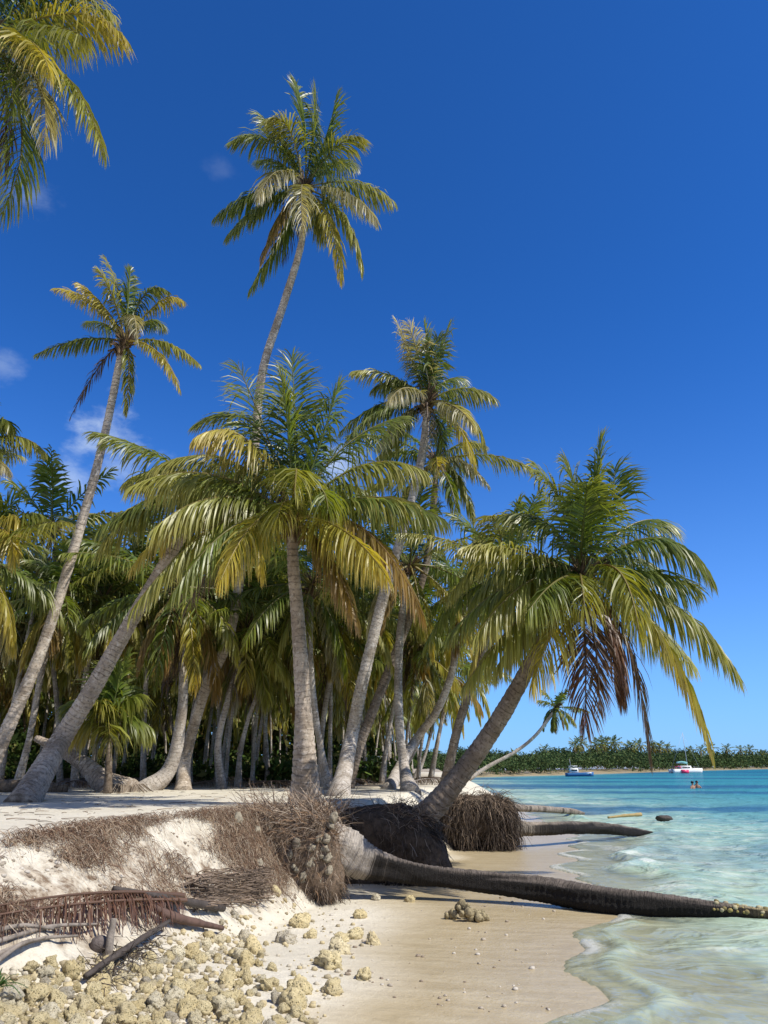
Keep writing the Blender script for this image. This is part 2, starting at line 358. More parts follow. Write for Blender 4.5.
# ------------------------------------------------------------------ sea
X, Y, Q = sheet(axis(.2, 1.0, 8.5, 2400, .04, 1.06), axis(1.5, 3.6, 24, 2600, .045, 1.045))
G, ds, e, b, bk = ground(X, Y, True)
front = -ds + .5 * (fbm(X * .9, Y * .9, 41, 3) - .5) + .16 * np.sin(Y * 3.3 + X) + np.interp(Y, [4, 6, 9, 10.3, 11.2, 14, 17, 20], [.30, .22, .12, .05, -.2, .1, .15, .0])
damp = np.exp(-np.maximum(Y - 20, 0) / 40)
w1 = .028 * np.sin(X * 2.3 - Y * .9 + 2.2 * fbm(X * .5, Y * .5, 51, 3) * 3) + .05 * (fbm(X * 1.2, Y * 1.8, 52, 4) - .5) + .022 * np.sin(X * .9 + Y * .35)
wav = w1 * sst(0, 1.6, front) * (.25 + .75 * damp)
crest = lambda c, wd, a: a * np.exp(-((front - c) / wd) ** 2)
brk = crest(1.35 + .25 * np.sin(Y * 1.1), .22, .10) * sst(.35, .62, vn(Y * .55, Y * 0, 61)) * (Y > 13) + crest(.42, .16, .05) * (Y < 9.6)
lip = G + .02 * (1 - np.exp(-np.maximum(front, 0) / .07)) + .01
Z = np.where(front > 0, np.maximum(wav + brk, lip * sst(1.4, .5, front) + (wav + brk) * sst(.5, 1.4, front)), np.minimum(G - .03, 0.02))
Z = np.where(front > 0, Z, G - .04 - .1 * np.minimum(-front, 1))
fo = 1. * sst(.20, .02, np.abs(front - .08)) * sst(.25, .75, vn(Y * 1.3, X * 1.3, 71)) + .4 * sst(.3, .1, np.abs(front - 1.25)) * (brk > .045) + .55 * sst(.60, .74, fbm(X * .8, Y * 1.4, 73, 4)) * sst(4, 1.2, front)
fo = np.clip(fo, 0, 1) * (front > -.05) * (Y < 26)
dist = np.hypot(X, Y) / 400
dep = np.clip((Z - G) / 3, 0, 1)
mb = MB(); mb.add(np.stack([X, Y, Z], -1), Q, np.stack([dep, fo, np.clip(dist, 0, 1)], -1).reshape(-1, 3))
tag(mb.build('sea', SEA, smooth=True), kind='structure')

# ------------------------------------------------------------------ fronds
KIND = {  # colour at the base of the frond, at its end, at the leaflet tips, stalk
    'young': ((.080, .135, .020), (.135, .180, .028), (.22, .22, .05), (.15, .18, .04)),
    'green': ((.085, .135, .018), (.165, .200, .028), (.28, .27, .07), (.20, .18, .05)),
    'olive': ((.125, .160, .020), (.30, .295, .05), (.45, .40, .13), (.26, .21, .06)),
    'yellow': ((.20, .20, .025), (.46, .39, .06), (.55, .42, .13), (.34, .27, .07)),
    'orange': ((.14, .115, .022), (.30, .20, .05), (.38, .25, .12), (.28, .18, .07)),
    'pale': ((.16, .16, .05), (.42, .38, .22), (.55, .50, .38), (.32, .28, .14)),
    'dead': ((.10, .065, .04), (.13, .085, .055), (.16, .11, .08), (.12, .08, .05)),
    'red': ((.13, .065, .04), (.18, .085, .055), (.16, .10, .07), (.14, .08, .05)),
    'grey': ((.15, .12, .10), (.24, .20, .17), (.30, .26, .23), (.18, .14, .11)),
}
def frond(mb, p0, p1, p2, kind, leafL, n=52, width=.042, droop=.35, seed=0, roll=0., start=.16, rach=.028, ragged=.06):
    g = np.random.default_rng(seed + 11); leafL = leafL * 1.34; n = int(n * (1.7 if n > 30 else 1.3)); width = width * (.80 if n > 60 else 1.); p0, p1, p2 = (np.asarray(a, float) for a in (p0, p1, p2))
    t = np.linspace(0, 1, 18)[:, None]; C = (1 - t) ** 2 * p0 + 2 * t * (1 - t) * p1 + t * t * p2
    Lr = np.linalg.norm(np.diff(C, axis=0), axis=1).sum()
    cb, ce, ct, cr = (np.array(a) * (1 + .16 * (g.random() - .5)) for a in KIND[kind])
    tube(mb, C, np.linspace(rach, .006, 18) * np.where(t[:, 0] < .06, 1.5, 1), 4, cr * (.9 + .3 * g.random()), cap=False)
    tt = np.linspace(start, .995, n); tt = np.concatenate([tt, tt + .4 / n]); tt = np.clip(tt + (g.random(2 * n) - .5) * .5 / n, 0, 1); sd = np.repeat([1., -1.], n)
    keep = g.random(2 * n) > ragged; tt, sd = tt[keep], sd[keep]; m = len(tt); u = tt[:, None]
    O = (1 - u) ** 2 * p0 + 2 * u * (1 - u) * p1 + u * u * p2
    T = norm(2 * (1 - u) * (p1 - p0) + 2 * u * (p2 - p1))
    nrm = -np.cross(p1 - p0, p2 - p1); Tm = (p2 - p0) + .5 * (p1 - p0); S0 = np.cross(Tm, (0, 0, 1.))
    curv = np.linalg.norm(nrm) / (np.linalg.norm(p1 - p0) * np.linalg.norm(p2 - p1) + 1e-9)
    if np.linalg.norm(S0) < .3 * np.linalg.norm(Tm) and curv > .1: S0 = nrm
    S0 = norm(S0 + 1e-5); Sv = norm(S0 - T * (T * S0).sum(1, keepdims=True)); N = np.cross(Sv, T)
    ro = roll * (.3 + u) + .12 * (g.random((m, 1)) - .5); Sv, N = Sv * np.cos(ro) + N * np.sin(ro), N * np.cos(ro) - Sv * np.sin(ro)
    s = (tt - start) / (1 - start); prof = np.interp(s, [0, .12, .4, .75, .93, 1], [.45, .8, 1, .78, .5, .34])
    l = leafL * prof * (.86 + .28 * g.random(m)); l = np.where(g.random(m) < .05, l * .55, l)
    ang = (np.interp(s, [0, .3, .8, 1], [60, 52, 40, 14] if kind == 'young' else [68, 56, 40, 14]) + 17 * (g.random(m) - .5)) * math.pi / 180
    vee = (R(24) if kind == 'young' else R(12)) * (1 - s * .6) + (.6 if kind == 'young' else .5) * (g.random(m) - .5)
    d = T * np.cos(ang)[:, None] + Sv * (sd * np.sin(ang) * np.cos(vee))[:, None] + N * (np.sin(ang) * np.sin(vee))[:, None]
    if kind == 'young': width *= 1.2
    brk = np.where(g.random((m, 1)) < .09, 3.5, 1.)
    K = 4; pos = [O]; dirs = [d]; dr = droop * (.5 + 1.0 * g.random((m, 1))) * brk
    for k in range(1, K):
        dn = norm(d + np.array([0, 0, -1.]) * dr * (.35 + .75 * k)); pos.append(pos[-1] + dn * (l / (K - 1))[:, None]); dirs.append(dn); d = dn
    wv = norm(T - d * (T * d).sum(1, keepdims=True) + N * 1.5 * (g.random((m, 1)) - .5)) * (width * .5 * (.8 + .4 * g.random((m, 1))) * np.interp(s, [0, .5, 1], [.8, 1, .6])[:, None])
    ws = [.55, 1, .75]
    vs = []
    for k in range(3): vs += [pos[k] - wv * ws[k], pos[k] + wv * ws[k]]
    vs.append(pos[3]); V = np.stack(vs, 1)
    i = np.arange(m)[:, None] * 7
    q = np.concatenate([i + np.array([[0, 1, 3, 2]]), i + np.array([[2, 3, 5, 4]])]); tr = i + np.array([[4, 5, 6]])
    f = np.clip(s + .25 * (g.random(m) - .5), 0, 1)[:, None] ** 1.2
    c = (cb * (1 - f) + ce * f) * (.6 + .75 * g.random((m, 1)))
    cc = np.repeat(c[:, None], 7, 1); tipf = np.array([0, 0, .1, .1, .45, .45, 1])[None, :, None] * (.4 + .6 * f[:, None])
    cc = cc * (1 - tipf) + ct * tipf
    mb.add2(V.reshape(-1, 3), q, tr, cc.reshape(-1, 3))
    return Lr

def auto_fronds(c, L, n, seed, lean=(0, 0), low=-55, kinds=None):
    """fronds of a whole crown about point c: upright young ones in the middle, arching and hanging ones below"""
    g = np.random.default_rng(seed); out = []; c = np.asarray(c, float)
    for i in range(n):
        a = (i + .5) / n; az = i * 2.39996 + g.random() * .5; el = 80 - (80 - low) * a ** .85 + 10 * (g.random() - .5); le = L * (.72 + .28 * min(1, a / .3)) * (.72 + .34 * math.sin(math.pi * min(1, .25 + a * .8))) * (.85 + .3 * g.random())
        dr = (18 + 62 * a) * (.8 + .4 * g.random()); e2 = max(el - dr, -84)
        D = lambda E: np.array([math.cos(R(E)) * math.cos(az) + lean[0] * .3, math.cos(R(E)) * math.sin(az) + lean[1] * .3, math.sin(R(E))])
        p1 = c + D(el) * le * .55; p2 = p1 + D(e2) * le * .5
        k = g.random()
        kd = ('young' if a < .22 else ('green' if k < .6 else 'olive') if a < .6 else ('olive' if k < .45 else 'yellow' if k < .72 else 'green' if k < .82 else 'pale' if k < .9 else 'orange') if a < .9 else ('dead' if k < .35 else 'orange' if k < .6 else 'yellow' if k < .8 else 'grey'))
        out.append((p1, p2, kd, .12 + .55 * a, (g.random() - .5) * .9))
    return out
def trunk_mesh(mb, pts, rad, near=True, seed=0, flare=1.35, col=(1, 1, 1)):
    L = np.linalg.norm(np.diff(np.asarray(pts), axis=0), axis=1).sum(); n = int(L / (.024 if near else .10)) + 8
    c = spline(np.column_stack([pts, rad]), n); r = c[:, 3]
    s = np.linspace(0, L, n); r = r * (1 + (flare - 1) * np.exp(-s / .35))
    cl = np.tile(np.array(col, float), (n, 1)); cl *= (1 - .25 * np.exp(-s / .5))[:, None]
    tube(mb, c[:, :3], r, 22 if near else 9, cl, rough=.10, seed=seed, ring=(9.5, .085) if near else None)
def heart(mb, c, up, r, seed):
    """the brown fibre sheaths and stalk bases where the fronds start"""
    g = np.random.default_rng(seed); up = norm(np.asarray(up, float)); n = 70
    az = g.random(n) * 6.283; out = np.stack([np.cos(az), np.sin(az), np.zeros(n)], 1); h = g.random(n)
    b0 = c + up * ((h - .75) * .55)[:, None] + out * r * .5; p1 = b0 + up * .16 + out * (r * .8); p2 = b0 + up * (.10 + .2 * h)[:, None] + out * (r * 1.9)
    strands(mb, np.stack([b0, p1, p2], 1), .018 + .02 * g.random(n), np.array([.14, .095, .055]) * (.5 + 1. * g.random((n, 1))))

def palm(label, trunk, rads, fr, leafL, seed, name='coconut_palm', group=None, col=(1, 1, 1), nl=52, width=.042, flare=1.35, split=True, extra=None, heart_r=.13, thin=.70):
    pts = [np.asarray(p, float) for p in trunk]; c = pts[-1]
    rads = [r * thin for r in rads]; t = thing(name, pts[0], label, 'palm tree', group)
    mb = MB(); trunk_mesh(mb, pts, rads, split, seed, flare, col); mb.build('trunk', BARK, t, True)
    mb = MB(); heart(mb, c, pts[-1] - pts[-2], heart_r, seed); mb.build('leaf_sheaths', FIBRE, t)
    one = MB()
    for k, (p1, p2, kd, dp, ro) in enumerate(fr):
        m = MB() if split else one; dead = kd in ('dead', 'grey')
        frond(m, c + np.array([.03 * math.cos(k * 2.4), .03 * math.sin(k * 2.4), 0]), p1, p2, kd, leafL * (.85 if dead else 1), nl, width * (.55 if dead else 1), dp, seed * 97 + k, ro, ragged=.3 if dead else .05)
        if split: m.build('dead_frond' if dead or kd == 'red' else 'frond', LEAF, t)
    if not split: one.build('crown', LEAF, t)
    if extra: extra(t, c)
    return t
def zf(crop, Yc, items):
    """frond list read off an enlarged crop: bend and end points with their depth before or behind the crown's heart"""
    x0, y0, s = crop; out = []
    for mx, my, tx, ty, dm, dt, kd, dp, ro in items:
        out.append((P(x0 + mx / s, y0 + my / s, Yc + dm), P(x0 + tx / s, y0 + ty / s, Yc + dt), kd, dp, ro))
    return out
def trail(items): return [P(a, b_, c) for a, b_, c in items]
def on_ground(px, py): return hit(px, py)

# main palm on the bank's edge
b0 = P(305, 806, 12.1); b0[2] = 1.06; Yc = 11.6
A = palm('low coconut palm with thick upright trunk on the eroded bank edge above the root ball', [b0] + trail([(305, 770, 12.0), (303, 700, 11.9), (297, 610, 11.8), (293, 560, 11.7), (293, 520, Yc)]), [.235, .185, .125, .105, .092, .085],
    zf((120, 345, 2.2588), Yc, [
     (400, 200, 388, 30, .2, .3, 'young', .15, .2), (450, 240, 492, 95, -.2, -.4, 'young', .2, -.3), (340, 200, 265, 45, .3, .5, 'green', .2, .4), (385, 190, 365, 75, -.3, -.5, 'young', .2, .0), (330, 90, 175, 175, .5, .7, 'green', .22, .5),
     (300, 140, 175, 205, -.5, -.9, 'yellow', .55, .2), (260, 190, 80, 275, .3, .3, 'olive', .4, .2), (210, 230, 22, 320, -.3, -.4, 'olive', .55, .2), (220, 280, 70, 420, -.7, -1., 'olive', .6, .1),
     (230, 320, 25, 600, -.6, -.8, 'olive', .7, .2), (260, 340, 120, 560, -1.1, -1.5, 'green', .7, 0), (310, 330, 228, 530, -1.2, -1.9, 'yellow', .5, .3), (405, 205, 395, 330, -1.1, -2.0, 'olive', .4, .1), (460, 270, 470, 370, -1.3, -1.9, 'green', .5, 0),
     (540, 210, 690, 285, -.1, -.1, 'olive', .5, -.2), (560, 300, 735, 395, -.5, -.6, 'green', .55, 0), (560, 330, 685, 610, -.7, -.9, 'orange', .5, -.1), (500, 370, 600, 520, -1., -1.5, 'yellow', .5, -.2), (480, 200, 640, 160, .7, 1., 'green', .3, -.2),
     (470, 430, 535, 620, -.3, -.4, 'orange', .5, 0), (250, 260, 120, 350, .9, 1.3, 'green', .45, 0), (480, 270, 580, 350, 1., 1.5, 'green', .45, 0), (350, 300, 330, 250, 1.2, 1.8, 'green', .4, 0), (300, 330, 200, 450, .7, 1.1, 'olive', .6, 0), (280, 360, 150, 590, -.1, .1, 'dead', .5, 0)]) + auto_fronds(P(293, 520, Yc), 1.9, 14, 51, low=-40)[4:9],
    .62, 1, width=.040, nl=58, flare=1.30, thin=1, col=(.95, .88, .80))
# leaning palm over the water
b0 = hit(412, 830); b0 = np.array([.42, 12.9, .78]); Yc = 11.7
B = palm('coconut palm leaning far over the water with dead red-brown fronds hanging from its crown', [b0] + trail([(436, 805, 12.8), (470, 762, 12.65), (505, 710, 12.4), (540, 645, 12.1), (562, 605, 11.9), (580, 578, Yc)]), [.27, .235, .195, .17, .14, .12, .09],
    zf((430, 430, 2.327), Yc, [
     (385, 170, 396, 30, 0, 0, 'young', .15, 0), (370, 190, 318, 78, -.2, -.3, 'green', .2, .3), (340, 200, 250, 85, .2, .3, 'green', .25, .4), (290, 170, 170, 200, .2, .2, 'green', .3, .4), (360, 200, 365, 130, -.7, -1.2, 'young', .2, 0), (430, 190, 430, 90, .3, .5, 'young', .2, -.2),
     (545, 160, 655, 345, -.2, -.3, 'green', .4, -.3), (470, 170, 560, 220, .6, .9, 'green', .35, -.2), (455, 245, 488, 475, -1.0, -1.5, 'olive', .5, -.2), (580, 340, 722, 575, -.2, -.3, 'olive', .6, 0), (560, 390, 655, 745, -.5, -.7, 'yellow', .6, 0),
     (480, 410, 512, 765, -.4, -.5, 'dead', .6, 0), (365, 430, 362, 690, -.5, -.5, 'red', .2, .2), (430, 430, 445, 620, -.3, -.2, 'red', .4, .8), (390, 450, 395, 640, -.7, -.7, 'dead', .2, .3), (240, 290, 105, 480, -.5, -.7, 'olive', .55, .2), (240, 370, 75, 600, -.2, -.3, 'olive', .7, .2), (300, 400, 240, 590, -.9, -1.3, 'yellow', .6, .1),
     (230, 230, 95, 400, .5, .7, 'green', .5, 0), (210, 290, 40, 480, .3, .4, 'green', .6, .1), (260, 380, 150, 560, .5, .6, 'olive', .7, 0), (510, 430, 610, 545, .8, 1.2, 'olive', .6, 0), (450, 260, 530, 330, 1.0, 1.6, 'green', .5, 0), (300, 320, 230, 420, -1.2, -1.9, 'green', .6, 0), (300, 300, 180, 330, -.2, -.2, 'green', .5, 0)]) + auto_fronds(P(580, 578, Yc), 1.8, 13, 52, low=-50)[4:8],
    .62, 2, width=.042, nl=58, flare=1.15, col=(.56, .50, .45), thin=.76)
# tall palms
b0 = hit(183, 790); b0[2] -= .1; Yc = 18.
palm('tallest coconut palm with a long bent trunk high above the low palm', [b0] + trail([(186, 755, 19.5), (205, 690, 19.2), (232, 625, 19), (252, 480, 18.6), (262, 375, 18.4), (285, 300, 18.2), (302, 240, 18), (304, 188, Yc)]), [.24, .2, .18, .17, .165, .16, .15, .13, .10],
    zf((200, 70, 3.657), Yc, [
     (400, 200, 350, 45, 0, .2, 'young', .15, .2), (430, 240, 420, 70, .3, .6, 'green', .2, 0), (470, 260, 498, 98, 0, 0, 'young', .15, -.2), (500, 240, 580, 245, -.3, -.6, 'olive', .25, -.3), (350, 180, 270, 175, -.4, -.8, 'olive', .3, .3), (270, 180, 115, 260, 0, 0, 'green', .3, .4), (320, 250, 215, 160, .3, .5, 'green', .25, .3),
     (280, 290, 212, 470, -1., -1.6, 'pale', .45, .3), (210, 400, 55, 540, 0, 0, 'green', .5, .2), (240, 440, 95, 610, -.4, -.6, 'green', .5, .1), (310, 470, 225, 690, -.3, -.3, 'orange', .45, .2), (340, 560, 180, 805, .2, .2, 'green', .5, .1), (365, 380, 375, 595, -1.4, -2.2, 'pale', .45, 0),
     (570, 370, 710, 480, .2, .2, 'olive', .45, -.1), (550, 400, 645, 550, -.8, -1.1, 'pale', .45, -.2), (570, 490, 592, 735, -.1, 0, 'olive', .5, -.1), (490, 500, 515, 765, -.6, -.8, 'yellow', .45, 0), (350, 500, 300, 700, .6, .9, 'dead', .4, 0), (450, 310, 560, 350, .9, 1.5, 'green', .4, 0), (330, 330, 220, 330, .9, 1.4, 'green', .4, 0), (440, 480, 460, 620, .6, 1, 'olive', .4, 0)]),
    .72, 3, width=.058, nl=54, col=(1.12, 1.07, 1.0))
b0 = np.array([*P(-22, 800, 15.5)[:2], 1.1]); Yc = 15.
palm('tall slim palm with a sparse crown and long pale trunk leaning in over the grove', [b0] + trail([(2, 742, 15.5), (45, 640, 15.4), (88, 500, 15.2), (108, 420, 15.1), (121, 355, 15), (126, 342, Yc)]), [.20, .19, .155, .13, .12, .11, .09],
    zf((20, 240, 3.84), Yc, [
     (395, 200, 328, 68, 0, 0, 'olive', .2, .3), (365, 200, 303, 118, -.3, -.5, 'olive', .2, .2), (415, 230, 424, 112, 0, 0, 'young', .12, 0), (460, 140, 565, 195, -.1, -.1, 'green', .3, -.3), (555, 170, 625, 235, .2, .2, 'yellow', .35, -.3), (320, 230, 225, 165, -.2, -.3, 'yellow', .35, .3), (280, 190, 138, 185, .1, .1, 'yellow', .35, .2),
     (440, 190, 450, 390, -.9, -1.5, 'pale', .4, 0), (260, 350, 62, 438, 0, 0, 'green', .4, 0), (320, 420, 195, 680, 0, .1, 'dead', .3, 0), (430, 460, 405, 665, -.2, -.2, 'olive', .4, 0), (560, 350, 690, 478, 0, 0, 'olive', .45, 0), (540, 370, 615, 578, -.5, -.7, 'yellow', .45, 0), (490, 260, 555, 340, .7, 1.1, 'green', .4, 0), (330, 290, 250, 320, .7, 1.1, 'green', .4, 0)]),
    .34, 4, width=.044, nl=44, col=(1.12, 1.07, 1.0))
b0 = np.array([*hit(22, 802)[:2], 1.05]); Yc = 13.6
palm('stout palm with straight grey leaning trunk, its crown behind the low palm', [b0] + trail([(60, 742, 14.1), (93, 688, 14), (132, 620, 13.9), (176, 545, 13.75), (212, 492, Yc)]), [.27, .23, .19, .165, .14, .11],
    auto_fronds(P(212, 492, Yc), 2.2, 17, 55, (0, 0))[3:] + zf((0, 380, 4.27), Yc, [(700, 330, 540, 430, 0, 0, 'olive', .45, .2), (690, 430, 420, 640, -.3, -.4, 'green', .6, .2), (800, 500, 560, 800, 0, 0, 'yellow', .6, .1)]), .58, 5, width=.044, nl=46, thin=.78, col=(.86, .80, .73))
b0 = hit(338, 796); b0[2] -= .1; Yc = 17.
palm('tall pale palm leaning seaward with whitish torn fronds, front of the crossing pair', [b0] + trail([(350, 744, 17.6), (363, 680, 17.5), (385, 590, 17.4), (407, 518, 17.2), (423, 450, 17.05), (427, 402, Yc)]), [.27, .215, .19, .17, .15, .135, .10],
    zf((340, 310, 4.8), Yc, [
     (425, 230, 408, 75, 0, 0, 'young', .15, 0), (475, 210, 525, 68, 0, 0, 'green', .2, -.2), (345, 240, 275, 62, 0, 0, 'pale', .2, .2), (385, 220, 328, 68, -.3, -.5, 'pale', .2, .2), (450, 280, 470, 130, -.3, -.6, 'young', .2, 0), (400, 250, 370, 150, .4, .7, 'green', .2, 0), (260, 270, 68, 292, 0, 0, 'olive', .35, .2), (300, 290, 162, 375, .2, .3, 'green', .4, .2),
     (320, 310, 240, 430, -.9, -1.5, 'pale', .45, .2), (210, 380, 0, 585, .1, .1, 'green', .5, .1), (190, 420, 40, 610, -.2, -.3, 'green', .5, .1), (590, 320, 748, 425, 0, 0, 'olive', .4, -.2), (630, 400, 700, 665, -.2, -.3, 'olive', .5, -.2), (570, 470, 650, 755, -.5, -.7, 'yellow', .5, 0), (560, 420, 640, 560, -.9, -1.4, 'pale', .45, -.2),
     (420, 500, 425, 705, -.6, -.8, 'grey', .4, 0), (270, 490, 185, 650, .1, .1, 'pale', .5, 0), (290, 540, 190, 705, .4, .6, 'olive', .5, 0), (480, 520, 500, 680, .5, .8, 'green', .5, 0), (500, 300, 590, 330, .9, 1.4, 'green', .4, 0), (330, 330, 220, 350, .8, 1.2, 'green', .4, 0)]),
    .52, 6, width=.046, nl=44)
b0 = np.array([*P(345, 790, 20)[:2], 1.05]); Yc = 20.
palm('dark trunked tall palm crossing behind the pale one, its ragged crown just below', [b0] + trail([(357, 752, 20), (372, 713, 20), (390, 668, 20), (413, 608, 20), (428, 556, 20), (434, 500, 20), (436, 462, Yc)]), [.25, .19, .175, .165, .155, .14, .125, .10],
    zf((340, 310, 4.8), Yc, [(570, 660, 712, 838, 0, 0, 'pale', .45, 0), (590, 730, 615, 962, 0, 0, 'olive', .5, 0), (510, 740, 540, 985, -.4, -.5, 'grey', .5, 0), (400, 740, 375, 900, 0, 0, 'dead', .5, 0), (330, 640, 190, 700, .2, .2, 'green', .4, 0), (260, 760, 110, 880, 0, 0, 'olive', .5, 0), (570, 600, 690, 650, .2, .2, 'olive', .4, 0)]) + auto_fronds(P(436, 462, Yc), 2.6, 12, 66), .50, 7, width=.048, nl=40, col=(.6, .55, .5))
b0 = hit(410, 791); b0[2] -= .08; Yc = 19.
palm('upright palm with a swollen dark foot standing last on the sand spit', [b0] + trail([(404, 765, 19), (399, 720, 19), (399, 650, 19.1), (404, 600, 19.2), (410, 565, 19.3)]), [.27, .17, .15, .14, .125, .10], auto_fronds(P(410, 565, 19.3), 2.8, 19, 77, low=-65), .52, 8, width=.05, nl=38)
b0 = hit(388, 789); b0[2] -= .05
palm('slim palm with an S-curved trunk bending toward the leaning palm', [b0] + trail([(412, 745, 22), (436, 712, 21.6), (452, 672, 21.3), (458, 630, 21), (470, 596, 21)]), [.2, .165, .15, .14, .12, .10], auto_fronds(P(470, 596, 21), 2.6, 18, 88, low=-65), .5, 9, width=.05, nl=36)
b0 = np.array([*P(440, 792, 17.2)[:2], .75])
palm('slender palm growing up close behind the leaning palm', [b0] + trail([(452, 752, 17.1), (463, 710, 17), (478, 665, 16.9), (495, 620, 16.8), (508, 572, 16.7)]), [.18, .14, .13, .125, .115, .09],
     zf((430, 430, 2.327), 16.7, [(130, 220, 95, 275, 0, 0, 'olive', .4, 0), (160, 190, 135, 200, -.5, -.8, 'olive', .3, 0), (200, 200, 205, 170, 0, 0, 'young', .2, 0), (110, 270, 40, 400, 0, 0, 'olive', .5, 0), (130, 400, 85, 600, 0, 0, 'yellow', .6, 0)]) + auto_fronds(P(508, 572, 16.7), 2.5, 15, 99, low=-60), .52, 10, width=.046, nl=40, col=(.6, .55, .5))
b0 = np.array([*P(455, 784, 40)[:2], .5])
palm('small far palm with a thin pale trunk bowed out over the bay', [b0] + trail([(484, 769, 40), (515, 752, 40), (535, 736, 40), (550, 717, 40), (556, 708, 40)]), [.16, .13, .12, .115, .11, .08], auto_fronds(P(556, 708, 40), 1.35, 15, 111, low=-75, lean=(.1, 0)), .36, 12, width=.06, nl=24, col=(1.2, 1.2, 1.2), split=False, heart_r=.09)
Yc = 11.; cz = P(-12, 42, Yc)
palm('tall palm whose crown hangs in above, its trunk out of view', [np.array([cz[0] - 2.2, 12.5, 1.1]), np.array([cz[0] - 1.5, 12.2, 5]), np.array([cz[0] - .6, 11.6, 10]), cz], [.25, .19, .16, .11],
    zf((0, 0, 4.653), Yc, [
     (370, 230, 480, 715, -.2, -.3, 'olive', .45, -.2), (260, 300, 205, 665, -.6, -.8, 'pale', .45, -.1), (230, 600, 5, 1000, -.5, -.6, 'green', .4, -.1), (120, 500, -60, 880, .2, .4, 'dead', .4, 0), (390, -60, 590, 185, .1, .1, 'yellow', .35, -.2), (300, -90, 530, 75, .5, .8, 'olive', .4, 0), (250, 60, 400, 180, -.9, -1.4, 'olive', .5, -.2), (200, -120, 350, -160, 0, 0, 'green', .3, 0),
     (160, 100, 230, 330, -1.2, -1.9, 'yellow', .5, 0), (60, 250, 60, 500, -.8, -1.2, 'green', .5, 0), (100, -100, 150, -260, 0, 0, 'young', .2, 0), (-150, -50, -400, 100, 0, 0, 'green', .4, 0), (-150, 200, -350, 500, 0, 0, 'olive', .5, 0), (-100, 250, -160, 640, -.5, -.8, 'yellow', .5, 0), (-60, -80, -160, -220, 0, 0, 'young', .2, 0), (120, 150, 190, 300, .9, 1.5, 'green', .4, 0), (-80, 100, -200, 150, -1.2, -2, 'green', .4, 0)]), .8, 13, width=.05, nl=54)
cz = P(-32, 452, 15.5)
palm('palm whose arched green frond tips poke in above the grove', [np.array([cz[0] - 1, 16, 1.1]), np.array([cz[0] - .6, 15.8, 4]), cz], [.22, .17, .11],
    zf((0, 380, 4.27), 15.5, [(60, 170, 195, 310, 0, 0, 'olive', .45, -.2), (20, 100, 42, 200, -.2, -.2, 'green', .4, 0), (-40, 290, 35, 390, -.4, -.6, 'pale', .4, 0)]) + auto_fronds(cz + np.array([-.5, 0, 0]), 2.0, 12, 131), .46, 14, width=.046, nl=40)
cz = P(-22, 560, 14.5)
palm('palm with a heavy yellow-green drooping crown at the grove edge', [np.array([cz[0] - .6, 15, 1.1]), np.array([cz[0] - .3, 14.8, 3]), cz], [.24, .19, .11],
    zf((0, 380, 4.27), 14.5, [(60, 470, 95, 640, -.2, -.2, 'yellow', .6, 0), (30, 500, 60, 780, -.5, -.7, 'yellow', .6, 0), (90, 560, 165, 572, .1, .1, 'green', .4, 0)]) + auto_fronds(cz, 2.3, 16, 141, low=-60), .55, 15, width=.048, nl=44)

